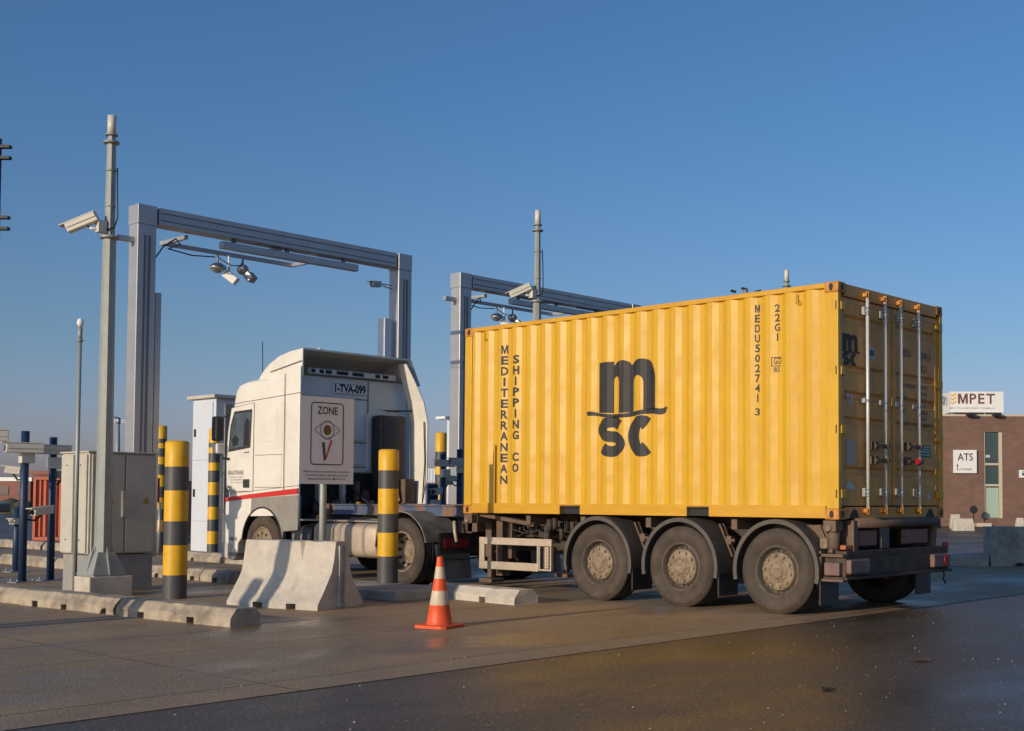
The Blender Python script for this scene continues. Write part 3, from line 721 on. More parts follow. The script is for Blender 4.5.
# mudguards
for x in WX:
    for sd_, yo in ((-1, -.075), (1, CW+.075-.40)):
        a0, a1 = -12, 192
        ro, ri, n_ = .575, .553, 26
        rings = []
        for k in range(n_+1):
            a = R(a0+(a1-a0)*k/n_); c, s = math.cos(a), math.sin(a)
            lip = [(ro, 0), (ro, .40), (ri, .40), (ri, .03), (ri-.028, .03), (ri-.028, 0)] if sd_ < 0 else [(ro, 0), (ro, .40), (ri-.028, .40), (ri-.028, .37), (ri, .37), (ri, 0)]
            rings.append([(x+r_*c, yo+d_, WR+.0+r_*s) for r_, d_ in lip])
        g = MB(); g.loft(rings, smooth=False); mg = g.build('mudguard', 'fender', tr, .004)
    # brackets leaning on the mudguards, flap behind the wheel
    b = MB()
    for d_ in (0, .07): b.obox((x+.545, .14+d_, .80), (.50, 0, -1), (.42, .020, .020)).next()
    b.tube([(x+.40, .40, .82), (x+.60, .12, .80), (x+.70, .10, .80)], .020, 8).next(); b.box(x+.585, x+.65, .09, .16, .755, .85).next()
    build_each(b, 'mudguard_bracket', 'chassis_brown', tr)
    MB().box(x+.555, x+.575, -.04, .33, .13 if x > -1 else .16, .42).build('mud_flap', 'dark_plastic', tr)
    MB().box(x+.555, x+.575, CW-.33, CW+.04, .13, .42).build('mud_flap', 'dark_plastic', tr)
# side guard
for side in (0, 1):
    y0 = .0 if side == 0 else CW-.03
    b = MB(); b.box(-5.72, -4.33, y0, y0+.03, .650, .745); b.box(-5.72, -4.59, y0, y0+.03, .315, .420)
    b.box(-5.72, -5.62, y0+.002, y0+.028, .42, .65); b.box(-4.60, -4.575, y0+.004, y0+.05, .315, .65)
    sg = b.build('side_guard', 'alu', tr, .004)
    if side == 0:
        b = MB(); b.box(-4.56, -4.33, y0+.06, y0+.10, .33, .645)
        b.build('bracket_box', 'chassis', sg)
        b = MB(); b.box(-4.56, -4.33, y0, y0+.02, .33, .35); b.box(-4.355, -4.33, y0, y0+.02, .35, .645); b.box(-4.56, -4.54, y0, y0+.02, .35, .645); b.box(-4.47, -4.40, y0+.02, y0+.04, .36, .64)
        for k in range(6): b.cyl((-4.43, y0+.0, .40+k*.042), (-4.43, y0+.04, .40+k*.042), .012, n=8)
        b.build('perforated_plate', 'alu', sg)
# landing legs
for y in (.42, 1.95):
    b = MB(); b.box(-6.05, -5.93, y, y+.12, .45, 1.02); b.box(-6.03, -5.95, y+.02, y+.10, .16, .45); lg = b.build('landing_leg', 'chassis_brown', tr, .004)
    MB().box(-6.12, -5.86, y-.06, y+.18, .09, .15).build('foot', 'chassis_brown', lg, .01)
    MB().obox((-5.70, y+.06, .72), (.45, 0, .55), (.55, .05, .05)).build('leg_brace', 'chassis', lg)
b = MB(); b.box(-5.75, -5.63, .35, .5, .2, 1.0); b.box(-5.5, -5.42, .33, .42, .45, 1.0); b.build('hanger', 'chassis_brown', tr)
# rear frame and bumper
b = MB(); b.box(-.14, .06, .06, CW-.02, .655, .72); b.build('bumper_top', 'chassis', tr, .006)
b = MB(); b.box(-.20, .10, -.0, CW+.02, .415, .445); b.box(-.20, .06, .04, CW-.02, .445, .655); b.build('underrun_bumper', 'chassis', tr, .006)
b = MB(); b.box(-.235, -.21, -.02, .10, .42, .72); b.box(-.235, .06, -.02, .06, .66, .69); b.box(-.235, .06, -.02, .06, .395, .42); b.build('lamp_bracket', 'chassis_brown', tr)
for y0, m_ in ((.03, 'dusty_lens'), (1.93, 'lamp_red')):
    lp = MB().box(.062, .13, y0, y0+.42, .475, .635).build('tail_lamp', 'dusty_lens' if m_ == 'dusty_lens' else 'dusty_lens', tr, .02)
    if m_ == 'lamp_red': MB().cyl((.131, y0+.30, .555), (.145, y0+.30, .555), .065, n=18).build('lit_lens', 'lamp_red', lp)
    else: MB().box(-.17, .02, -.03, .038, .46, .60).build('side_lens', 'dusty_lens', lp, .01)
MB().cyl((-.02, CW+.02, .73), (.03, CW+.02, .73), .035, n=12).build('marker_lamp', 'lamp_red', tr)
MB().cyl((-.14, .03, .72), (-.08, .03, .72), .03, n=12).build('marker_lamp', 'dusty_lens', tr)
b = MB(); b.box(.0, .02, .62, 1.28, .47, .62); b.build('number_board', 'chassis_brown', tr)
MB().cyl((.0, .34, 1.02), (.0, CW-.22, 1.02), .055, n=18).build('bumper_roller', 'chassis_brown', tr)
MB().box(-.32, -.28, .35, CW-.3, .72, 1.04).build('rear_plate', 'chassis', tr)
MB().box(.0, .03, .86, 1.04, .73, .965).build('centre_plate', 'fender', tr, .004)
b = MB(); b.box(-.03, .0, .42, .82, .765, .935); b.build('reflector_board', 'reflector', tr, .012)
b = MB(); b.box(-.03, .0, 1.40, 2.02, .765, .935); b.build('reflector_board', 'reflector', tr, .012)
b = MB(); b.box(-.28, .03, .26, .36, .72, 1.05).next(); b.prism([(2.12, .72), (2.18, .72), (2.24, 1.04), (2.20, 1.04)], 'x', -.28, .02); build_each(b, 'rear_upright', 'chassis_brown', tr, .006)
MB().cyl((-.12, .10, .97), (-.12, .10, .72), .065, n=16).build('bump_stop', 'chassis_brown', tr)
MB().box(-.05, .02, .10, .25, .735, .785).build('side_lamp', M['lamp_orange'], tr, .01)
b = MB(); b.prism([(-.75, .98), (-.32, 1.0), (-.16, .80), (-.30, .72), (-.5, .86)], 'y', .16, .20); b.build('gusset', 'chassis_brown', tr)
MB().box(-.26, -.16, .02, .12, .74, .86).build('air_coupling', 'rim', tr, .02)
MB().tube([(.06, 2.28, .43), (.07, 2.30, .37), (.06, 2.28, .33), (.07, 2.33, .27)], .011, 6).build('loose_cable', 'black', tr)
b = MB(); b.box(-6.5, -6.2, .3, 2.1, .78, .95); b.build('connection_box', 'chassis', tr)
MB().tube([(-6.38, .12, .95), (-6.34, .10, .80), (-6.30, .10, .66)], .025, 8).build('lever', 'alu', tr)

# ------------------------------------------------------------------ tractor unit
tu = thing('tractor_unit', 'white lorry cab with red side stripe pulling the container trailer', 'lorry', (-9.3, 1.24, 0))
TW = 2.48
# cab shell: side outline lofted across the width, front corners rounded
side_prof = [(-12.22, .95), (-12.245, 1.45), (-12.235, 1.95), (-12.15, 2.55), (-12.06, 2.90), (-11.98, 3.10), (-11.85, 3.22), (-11.60, 3.27), (-11.2, 3.29), (-10.42, 3.31), (-10.42, .98)]
def cab_ring(y, inset):
    k = inset; out = []
    for x, z in side_prof:
        fx = min(1, max(0, (-11.75-x)/.45)); fz = min(1, max(0, (z-2.95)/.35))
        out.append((x+k*fx*.22, y, z-k*fz*.10))
    return out
rings = []
for y in (0, .015, .05, .12, .22, .4, .9, TW-.9, TW-.4, TW-.22, TW-.12, TW-.05, TW-.015, TW):
    d_ = min(y, TW-y); tt = max(0, 1-d_/.22); rings.append(cab_ring(y, 1-math.sqrt(max(0, 1-tt*tt))))
cab = MB().loft(rings, smooth=False).build('cab', 'white_truck', tu, .02)
# side details
def side_plate(name, poly, m, parent, t_=.008, y=0.0, bev=.004):
    return MB().prism(poly, 'y', y-t_, y+.004).build(name, m, parent, bev)
dr_ = side_plate('door', [(-12.05, 1.38), (-11.34, 1.38), (-11.34, 2.86), (-12.02, 2.80), (-12.12, 2.40), (-12.16, 1.95), (-12.14, 1.44)], 'white_truck', tu, .012)
side_plate('window_frame', [(-12.10, 2.05), (-11.42, 2.11), (-11.38, 2.76), (-11.93, 2.74), (-12.04, 2.50)], 'dark_plastic', dr_, .018)
side_plate('window', [(-12.06, 2.09), (-11.45, 2.15), (-11.42, 2.71), (-11.90, 2.70), (-12.0, 2.48)], 'glass', dr_, .022)
bs = MB()
for (xa, za), (xb, zb) in (((-11.335, 1.38), (-11.335, 2.86)), ((-12.06, 1.375), (-11.33, 1.375)), ((-12.03, 2.805), (-11.33, 2.865)), ((-10.445, 1.32), (-10.445, 3.30)), ((-10.50, 1.44), (-11.29, 1.44)), ((-10.49, 1.98), (-11.29, 1.98)), ((-12.17, 1.33), (-10.03, 1.47))):
    bs.obox(((xa+xb)/2, -.003, (za+zb)/2), (xb-xa, 0, zb-za), (math.hypot(xb-xa, zb-za), .008, .010), upv=(0, 1, 0))
bs.build('panel_seam', 'grey_decal', tu)
hd_ = MB(); hd_.prism([(-11.95, 2.14), (-11.80, 2.16), (-11.76, 2.26), (-11.86, 2.34), (-11.98, 2.26)], 'y', -.0235, -.0225); hd_.prism([(-11.62, 2.145), (-11.46, 2.15), (-11.44, 2.55), (-11.52, 2.62), (-11.60, 2.5)], 'y', -.0235, -.0225); hd_.build('seat_silhouette', 'black', dr_)
side_plate('door_handle', [(-11.62, 1.435), (-11.43, 1.435), (-11.43, 1.58), (-11.62, 1.58)], 'dark_plastic', dr_, .020)
side_plate('grab_trim', [(-11.62, 2.02), (-11.45, 2.03), (-11.45, 2.045), (-11.62, 2.035)], 'dark_plastic', dr_, .018)
side_plate('locker_hatch', [(-11.28, 1.45), (-10.52, 1.47), (-10.50, 1.97), (-11.28, 1.97)], 'white_truck', tu, .010)
side_plate('sleeper_panel', [(-11.22, 2.20), (-10.65, 2.20), (-10.65, 2.80), (-11.18, 2.80)], 'white_truck', tu, .007)
side_plate('roof_seam', [(-12.02, 2.865), (-10.02, 2.96), (-10.02, 2.972), (-12.02, 2.877)], 'grey_decal', tu, .003, bev=0)
side_plate('side_stripe', [(-12.17, 1.205), (-11.33, 1.265), (-10.03, 1.335), (-10.03, 1.425), (-11.33, 1.335), (-12.17, 1.27)], 'red_stripe', tu, .016, bev=0)
tx = MB()
put_text(tx, 'ERAUTRANS.', (-12.09, -.0155, 1.655), (1, 0, .01), (0, 0, 1), w=.49, h=.075, bold=.012)
for i, (a, w_) in enumerate((('TRANSPORT & LOGISTIEK', .42), ('CONTAINERVERVOER', .38), ('TEL. 03 541 20 18', .38))): put_text(tx, a, (-12.05+.02*i, -.0155, 1.605-.045*i), (1, 0, .01), (0, 0, 1), w=w_, h=.02)
put_text(tx, 'MC', (-12.12, -.0155, 1.43), (1, 0, 0), (0, 0, 1), w=.13, h=.05, bold=.02)
put_text(tx, 'EURO 5', (-12.12, -.0155, 1.385), (1, 0, 0), (0, 0, 1), w=.12, h=.025, bold=.01)
tx.build('lettering', 'grey_decal', dr_)
# lower front corner, bumper and grey skirt with the wheel arch
AX = -11.05
wf = [(-12.26, .52), (-12.20, .24), (-11.92, .20), (-11.80, .30), (-11.78, .50)]+arc(AX, .52, .60, 172, 128, 6)+[(-11.42, 1.10), (-11.40, 1.26), (-12.20, 1.20)]
MB().prism(wf, 'y', -.004, .30).build('front_corner', 'white_truck', tu, .02)
MB().prism([(-12.30, .22), (-11.95, .22), (-11.90, .50), (-12.28, .52)], 'y', -.012, TW+.01).build('bumper', 'white_dirty', tu, .04)
MB().box(-12.25, -12.12, .30, TW-.3, .52, 1.3).build('grille', 'dark_plastic', tu, .01)
MB().box(-12.27, -12.20, .05, .34, .60, .80).build('headlight', 'window_glass', tu, .02)
MB().box(-12.27, -12.20, TW-.34, TW-.05, .60, .80).build('headlight', 'window_glass', tu, .02)
MB().prism([(-12.205, 1.98), (-12.17, 2.02), (-12.02, 2.80), (-12.03, 2.85)], 'y', .24, TW-.24).build('windscreen', 'glass', tu)
arch = [(-11.39, 1.10)]+arc(AX, .52, .60, 126, 8, 16)+[(-10.44, .72), (-10.03, .75), (-10.03, 1.32), (-11.38, 1.26)]
MB().prism(arch, 'y', -.006, .06).build('side_skirt', 'grey_plastic', tu, .008)
rg = []
for k in range(25):
    a = R(4+172*k/24); rg.append([(AX+r_*math.cos(a), y_, .52+r_*math.sin(a)) for r_, y_ in ((.60, -.014), (.60, .45), (.575, .45), (.575, -.014))])
MB().loft(rg).build('wheel_arch', 'dark_plastic', tu, .004)
MB().box(-12.1, -10.5, .35, TW-.35, .55, .98).build('engine_bay', 'black', tu)
b = MB(); b.tube([(-12.24, -.01, 1.70), (-12.29, -.03, 1.62), (-12.30, -.03, 1.15), (-12.22, -.01, 1.02)], .016, 8); b.build('grab_rail', 'white_truck', tu)
b = MB(); b.box(-12.05, -11.78, -.02, .12, .28, .34); b.box(-12.02, -11.80, -.015, .10, .54, .60); b.build('step', 'grey_plastic', tu, .01)
# mirrors
for sgn, y0 in ((-1, 0), (1, TW)):
    b = MB(); b.box(-12.30, -12.14, y0+sgn*.15-.08, y0+sgn*.15+.08, 2.24, 2.66); mr_ = b.build('mirror', 'dark_plastic', tu, .03)
    b = MB(); b.box(-12.28, -12.12, y0+sgn*.14-.08, y0+sgn*.14+.08, 2.02, 2.20); b.build('wide_mirror', 'white_truck', mr_, .03)
    b = MB(); b.tube([(-12.18, y0+sgn*.12, 2.62), (-12.10, y0+sgn*.05, 2.68), (-12.06, y0, 2.68)], .018, 8); b.tube([(-12.18, y0+sgn*.13, 2.03), (-12.12, y0+sgn*.1, 1.94), (-12.06, y0, 1.93)], .022, 8); b.build('mirror_arm', 'dark_plastic', mr_)
MB().tube([(-11.65, .35, 3.25), (-11.68, .35, 3.95)], .008, 6).build('aerial', 'black', tu)
# roof deflector: top skin + side skins, open at the back
defl = [(-11.25, 3.27), (-11.12, 3.40), (-10.95, 3.51), (-10.70, 3.61), (-10.40, 3.67), (-10.02, 3.70)]
rings = []
for (x, z) in defl:
    tp = max(0, (z-3.3)/.4)
    yl, yr = .01+.02*tp, TW-.01-.20*tp; e = .035
    zl = 3.24
    o1 = [(x, yl, zl), (x, yl+.01*tp, z-e), (x, yl+e*.35, z-e*.3), (x, yl+e, z), (x, yr-e, z), (x, yr-e*.3, z-e*.3), (x, yr, z-e), (x, TW-.01, zl)]
    i1 = [(x, yy_, zz_) for yy_, zz_ in ((TW-.04, zl), (yr-.03, z-e-.01), (yr-e, z-.03), (yl+e, z-.03), (yl+.03, z-e-.01), (yl+.03, zl))]
    rings.append(o1+i1)
df = MB().loft(rings, smooth=False).build('roof_deflector', 'white_truck', tu, .006)
MB().prism([(-10.9, 3.35), (-10.02, 3.48), (-10.02, 3.488), (-10.9, 3.358)], 'y', .003, .02).build('deflector_seam', 'grey_decal', df)
MB().cyl((-10.3, .55, 3.68), (-10.3, .55, 3.76), .045, .03, n=14).build('beacon', 'white_truck', df)
# side flaps behind the cab
MB().prism([(-10.44, .80), (-10.03, .80), (-10.02, 3.40), (-10.44, 3.40)], 'y', .0, .035).build('side_flap', 'white_truck', tu, .01)
rings = []
for z, y_, xr in ((1.15, 2.38, -9.86), (1.6, 2.40, -9.74), (2.6, 2.38, -9.72), (2.95, 2.32, -9.76), (3.3, 2.20, -9.86), (3.60, 2.10, -9.97)):
    rings.append([(-10.20, y_, z), (xr, y_, z), (xr, y_+.03, z), (-10.20, y_+.03, z)])
MB().loft(rings).build('side_flap', 'white_truck', tu, .01)
b = MB(); b.tube([(-9.80, 2.36, 1.2), (-9.76, 2.37, 1.9), (-9.77, 2.35, 2.6)], .012, 6); b.tube([(-10.44, 2.0, 2.80), (-10.0, 2.45, 2.80)], .014, 6); b.tube([(-10.44, 1.2, 2.82), (-10.40, 2.3, 2.80)], .012, 6)
b.build('flap_stay', 'dark_plastic', tu)
# rear wall of the cab
MB().box(-10.46, -10.402, .04, TW-.04, .99, 1.70).build('dark_gap_fill', 'black', tu, .01)  # black box put in for the dark shaded gap below the cab wall
rw = MB().box(-10.44, -10.405, .04, TW-.04, 1.705, 3.30).build('rear_wall', 'white_dirty', tu, .03)
M['rear_white'] = mat('cab_rear_white', (.80, .79, .76), .5, col2=(.55, .54, .51), nscale=2, amount=.5)
rw.data.materials[0] = M['rear_white']
b = MB()
for z in (2.96, 2.22, 1.80): b.next(); b.box(-10.403, -10.392, .06, 1.62, z-.008, z+.008)
b.next(); b.box(-10.403, -10.392, 1.62, 1.632, 1.75, 3.28)
build_each(b, 'rear_seam', 'grey_decal', rw)
b = MB(); b.box(-10.404, -10.385, 1.0, 1.55, 2.26, 2.72); b.box(-10.404, -10.385, 1.0, 1.55, 1.84, 2.18); b.box(-10.404, -10.385, .1, .9, 2.26, 2.75); b.box(-10.404, -10.37, 1.60, 1.68, 1.75, 2.72); b.build('rear_panel', M['rear_white'], rw, .012)
np_ = MB().box(-10.404, -10.388, .90, 1.60, 3.03, 3.215).build('number_plate', 'sign_white', rw, .004)
tx = MB(); put_text(tx, '1-TVA-099', (-10.3865, .93, 3.055), (0, 1, 0), (0, 0, 1), w=.64, h=.145, bold=.045)
tx.build('lettering', 'black_paint', np_)
b = MB()
for z0_, z1_ in ((3.20, 3.207), (3.035, 3.042)): b.box(-10.3875, -10.386, .91, 1.59, z0_, z1_)
b.build('plate_border', 'black_paint', np_)
fb = MB().box(-10.36, -10.30, .36, 2.15, 3.33, 3.42).build('roof_frame', M['rear_white'], tu, .005)
b = MB()
for y0, y1 in ((.40, .47), (.56, .64), (.68, .80), (.90, 1.13), (1.22, 1.45), (1.70, 1.80), (1.86, 1.98)): b.box(-10.299, -10.294, y0, y1, 3.345, 3.405).next()
build_each(b, 'slot', 'black', fb)
# air intake stack, hoses
MB().box(-10.40, -10.12, 1.70, 2.26, 1.15, 2.70).build('air_intake', 'dark_plastic', tu, .05, seg=3)
MB().cyl((-10.3, 1.5, .9), (-10.3, 1.5, 1.4), .09, n=14).build('exhaust', 'chassis', tu)
b = MB(); b.box(-10.30, -10.22, 1.28, 1.34, 1.1, 1.55).next(); b.box(-10.1, -9.95, 2.1, 2.3, 1.18, 1.6); build_each(b, 'bracket', 'chassis_brown', tu)
cp = [(-9.65-.02*math.sin(k*.0), .95+.28*math.cos(R(180+180*k/40))+0, 1.14+.17*math.sin(R(180+180*k/40))) for k in range(41)]
coil = []
for k in range(241):
    u = k/240; a = R(180+180*u); c = Vector((-9.4, 1.02+.30*math.cos(a), 1.20+.22*math.sin(a))); nr = Vector((0, math.cos(a), math.sin(a))); tn = Vector((1, 0, 0))
    ph = u*2*PI*26; coil.append(c+nr*(.045*math.cos(ph))+tn*(.045*math.sin(ph)))
MB().tube(coil, .009, 5).build('air_coil', 'coil', tu)
for i, (y, z) in enumerate(((.8, 1.4), (1.25, 1.45), (1.4, 1.35))): MB().tube([(-10.38, y, z), (-10.1, y, z-.15), (-9.9, y+.1, z-.3), (-9.8, y+.05, 1.2)], .016, 6).build('air_hose', 'black', tu)
b = MB(); b.box(-10.38, -10.28, .55, .62, 1.05, 1.75); b.next(); b.box(-10.36, -10.26, 1.02, 1.09, 1.05, 1.62); b.next(); b.obox((-10.2, 1.95, 1.30), (.3, .2, .1), (.35, .06, .25)); build_each(b, 'mounting_bracket', 'white_dirty', tu, .006)
b = MB()
for i in range(6):
    y = .35+i*.22; b.next(); b.tube([(-10.39, y, 1.62-.05*(i % 3)), (-10.30, y+.05, 1.35), (-10.18, y+.12, 1.18+.04*(i % 2)), (-10.0, y+.05, 1.12)], .014, 6)
build_each(b, 'hose', 'black', tu)
b = MB()
for i in range(4): b.next(); b.cyl((-10.25+.05*i, .5+.33*i, 1.0), (-10.25+.05*i, .5+.33*i, 1.18+.05*(i % 2)), .06, n=12)
build_each(b, 'valve', 'chassis_brown', tu)
# frame
b = MB()
for y in (.80, 1.62): b.box(-11.9, -6.75, y, y+.08, .68, .93)
for x in (-10.3, -9.2, -8.2, -7.2, -6.8): b.box(x, x+.1, .88, 1.62, .70, .90)
b.build('frame_rail', 'chassis', tu)
MB().box(-10.4, -9.7, .35, TW-.35, .45, 1.0).build('gearbox', 'chassis', tu, .05)
MB().box(-9.6, -8.1, .70, .80, .90, .96).build('catwalk', 'grey_plastic', tu)
b = MB(); b.box(-7.75, -6.85, .85, 1.63, .93, .99); b.cyl((-7.35, 1.24, .96), (-7.35, 1.24, 1.0), .45, n=24); b.build('fifth_wheel', 'chassis', tu)
# fuel tank with straps, battery box
def dtank(x0, x1, y0, y1, z0, z1, name, m):
    cy, cz, hy, hz = (y0+y1)/2, (z0+z1)/2, (y1-y0)/2, (z1-z0)/2; ring = []
    for k in range(32):
        a = 2*PI*k/32; c, s = math.cos(a), math.sin(a); p = .45
        ring.append((cy+hy*abs(c)**p*(1 if c > 0 else -1), cz+hz*abs(s)**p*(1 if s > 0 else -1)))
    b = MB(); e = .03
    def rr(x, k_): return [(x, cy+(a-cy)*k_, cz+(c-cz)*k_) for a, c in ring]
    b.loft([rr(x0, .9), rr(x0+e, 1), rr(x1-e, 1), rr(x1, .93), rr(x1+.001, .90), rr(x1-.02, .88)], smooth=True)
    return b.build(name, m, tu)
tk = dtank(-9.62, -8.02, .0, .62, .36, .895, 'fuel_tank', 'tank')
b = MB()
for x in (-9.40, -8.95, -8.35):
    rg = []
    for xx in (x, x+.06):
        ring = []
        for k in range(32):
            a = 2*PI*k/32; c, s = math.cos(a), math.sin(a); p = .45
            ring.append((xx, .31+.318*abs(c)**p*(1 if c > 0 else -1), .6275+.276*abs(s)**p*(1 if s > 0 else -1)))
        rg.append(ring)
    b.loft(rg, smooth=True)
b.build('tank_strap', 'grey_plastic', tk)
MB().cyl((-9.15, .22, .88), (-9.15, .22, .93), .05, n=14).build('filler_cap', 'dark_plastic', tk)
dtank(-10.30, -9.72, .04, .55, .42, .84, 'silencer', 'dark_plastic')
b = MB()
for x in (-10.22, -10.0, -9.8): b.loft([[(xx, .295+.265*math.cos(2*PI*k/28), .63+.22*math.sin(2*PI*k/28)) for k in range(28)] for xx in (x, x+.04)], smooth=True)
b.build('silencer_band', 'steel', tu)
MB().box(-10.45, -8.0, .05, .60, .905, .93).build('side_step', 'grey_plastic', tu, .004)
# wheels
for y_, s_ in ((-.01, -1), (TW+.01, 1)):
    make_wheel(tu, AX, y_, .49, .495, .31, s_, 'front'); 
    make_wheel(tu, -7.42, y_+(.0 if s_ < 0 else 0), .49, .495, .28, s_, 'drive')
    make_wheel(tu, -7.42, y_-s_*.33, .49, .495, .26, s_, 'drive')
MB().cyl((-7.42, .5, .49), (-7.42, TW-.5, .49), .11, n=16).build('drive_axle', 'chassis', tu)
for y0 in (-.02, TW-.62):
    rg = []
    for k in range(25):
        a = R(12+166*k/24); rg.append([(-7.42+r_*math.cos(a), y_, .52+r_*math.sin(a)*.94) for r_, y_ in ((.60, y0), (.60, y0+.64), (.58, y0+.64), (.58, y0))])
    fd = MB().loft(rg, smooth=False).build('rear_fender', 'fender_pale', tu, .006)
    MB().prism([(-6.64, .62), (-6.58, .62), (-6.52, .12), (-6.55, .12)], 'y', y0, y0+.60).build('mud_flap', 'fender_pale', fd)
lt = MB().box(-6.56, -6.49, .05, .50, .56, .70).build('tail_lamp', 'lamp_red', tu, .015)
MB().box(-6.489, -6.484, .18, .27, .60, .67).build('clear_lens', 'dusty_lens', lt)
MB().box(-6.56, -6.49, TW-.50, TW-.05, .56, .70).build('tail_lamp', 'lamp_red', tu, .015)
b = MB(); b.box(-6.60, -6.56, .02, TW-.02, .48, .78); b.tube([(-6.52, .1, .42), (-6.45, .4, .40), (-6.45, .8, .44), (-6.5, .85, .50)], .014, 6); b.build('rear_crossbar', 'chassis', tu)

# ------------------------------------------------------------------ camera housings used on masts, gantries and posts
def housing(parent, c, d, L=.45, w=.13, h=.12, name='camera_housing', m='cream'):
    """box camera with a hood; d = the way it looks"""
    d = Vector(d).normalized(); c = Vector(c); w_ = Vector((0, 0, 1)).cross(d).normalized(); h_ = d.cross(w_)
    b = MB(); b.obox(c, d, (L, w, h)); o = b.build(name, m, parent, .012)
    b = MB(); b.obox(c+h_*(h/2+.008)+d*.03, d, (L+.06, w+.03, .012)); b.obox(c+w_*(w/2+.008)+h_*.03, d, (L*.95, .008, h*.5)); b.obox(c-w_*(w/2+.008)+h_*.03, d, (L*.95, .008, h*.5)); b.build('hood', m, o)
    b = MB(); b.cyl(c+d*(L/2-.01), c+d*(L/2+.006), h*.38, n=16); b.build('lens', 'lens', o)
    return o
def flood(parent, c, r=.10):
    """round floodlight/dome with a rectangular lamp beside it"""
    c = Vector(c); b = MB(); b.cyl(c+Vector((0, 0, .25)), c+Vector((0, 0, .06)), .018, n=8); b.lathe([(.001, -.10), (.06, -.09), (r, -.02), (r, .02), (.07, .08), (.001, .09)], c, 'z', 20)
    return b.build('dome_camera', 'steel', parent)

# ------------------------------------------------------------------ masts
MASTG = 'steel camera masts on the gate islands'
def octo(r, z, c=(0, 0)): return [(c[0]+r*math.cos(PI/8+k*PI/4), c[1]+r*math.sin(PI/8+k*PI/4), z) for k in range(8)]
def make_mast(loc):
    t = thing('camera_mast', 'tall tapered steel camera mast on a concrete block beside the grey cabinet', 'mast', loc, MASTG)
    x, y, _ = loc
    MB().box(x-.21, x+.22, y-.27, y+.30, 0, .275).build('footing', 'concrete', t, .012)
    b = MB(); b.loft([octo(.108, .295, (x, y)), octo(.095, 2.6, (x, y)), octo(.082, 4.93, (x, y))]); b.build('lower_pole', 'steel_mast', t)
    b = MB(); b.loft([octo(.066, 4.93, (x, y)), octo(.056, 6.25, (x, y))]); b.loft([octo(.05, 6.25, (x, y)), octo(.045, 6.36, (x, y))]); b.build('upper_pole', 'steel_mast', t)
    b = MB(); b.cyl((x, y, 4.91), (x, y, 4.95), .12, n=16).next(); b.cyl((x, y, 6.24), (x, y, 6.27), .10, n=16).next(); b.cyl((x, y, 6.35), (x, y, 6.37), .08, n=16)
    for z in (5.35, 5.85): b.next(); b.cyl((x, y, z), (x, y, z+.02), .068, n=16)
    build_each(b, 'collar', 'steel_mast', t)
    b = MB(); b.cyl((x-.0, y, 6.37), (x, y, 6.63), .055, n=12); b.build('beacon', 'cream', t)
    b = MB(); b.box(x-.20, x+.20, y-.20, y+.24, .275, .295)
    for dx, dy in ((1, 0), (-1, 0), (0, 1), (0, -1)):
        p = Vector((x, y, 0)); a = Vector((dx, dy, 0)); s_ = Vector((-dy, dx, 0))*.008
        b.add([p+a*.11+Vector((0, 0, .295))-s_, p+a*.22+Vector((0, 0, .295))-s_, p+a*.12+Vector((0, 0, .68))-s_, p+a*.11+Vector((0, 0, .295))+s_, p+a*.22+Vector((0, 0, .295))+s_, p+a*.12+Vector((0, 0, .68))+s_], [(0, 1, 2), (5, 4, 3), (0, 3, 4, 1), (1, 4, 5, 2), (0, 2, 5, 3)])
    b.build('base_plate', 'steel_mast', t)
    rings = [[(x-.27, y-.22, .296), (x+.20, y-.22, .296), (x+.20, y+.24, .296), (x-.27, y+.24, .296)], [(x-.12, y-.11, .60), (x+.10, y-.11, .60), (x+.10, y+.11, .60), (x-.12, y+.11, .60)]]
    MB().loft(rings).build('base_shroud', 'steel_mast', t, .004)
    b = MB(); b.tube([(x+.07, y+.05, 5.9), (x+.10, y+.04, 5.6), (x+.09, y+.06, 5.2), (x+.12, y, 5.05), (x, y-.12, 5.0), (x-.1, y-.25, 5.06)], .010, 6); b.build('cable', 'black', t)
    b = MB(); b.box(x-.05, x+.05, y-.17, y-.06, 4.98, 5.14); b.tube([(x, y-.12, 5.02), (x-.06, y-.24, 5.03)], .02, 8); b.build('camera_arm', 'cream', t)
    housing(t, (x-.13, y-.30, 5.10), (-.62, -.62, -.42), .42, .12, .12)
    return t
mast = make_mast((-8.62, -3.88, 0)); mast.scale = (1, 1, .945)
m2 = copy_tree(mast); m2.location = (-9.05, 4.38, 0); m2.scale = (1, 1, .99); m2['label'] = 'camera mast rising behind the front end of the yellow container, its camera showing'
m3 = copy_tree(mast); m3.location = (-9.05, 12.55, 0); m3.scale = (1, 1, 1); m3['label'] = 'camera mast of which only the tip shows above the rear of the container roof'
# slim pole in front of the cabinet
sp = MB(); sp.cyl((-9.0, -4.06, 0), (-9.0, -4.06, 3.32), .028, .024, n=12); sp.cyl((-9.0, -4.06, 3.32), (-9.0, -4.06, 3.50), .028, n=10); sp.cyl((-9.0, -4.06, 3.31), (-9.0, -4.06, 3.335), .04, n=12)
spt = thing('slim_pole', 'slim steel pole with a small white cap in front of the cabinet', 'pole', (-9.0, -4.06, 0))
sp.build('shaft', 'steel_mast', spt)
b = MB(); b.lathe([(.001, .07), (.035, .05), (.045, 0), (.03, -.04), (.001, -.05)], (-9.0, -4.06, 3.55), 'z', 14); b.build('cap', 'white', spt)

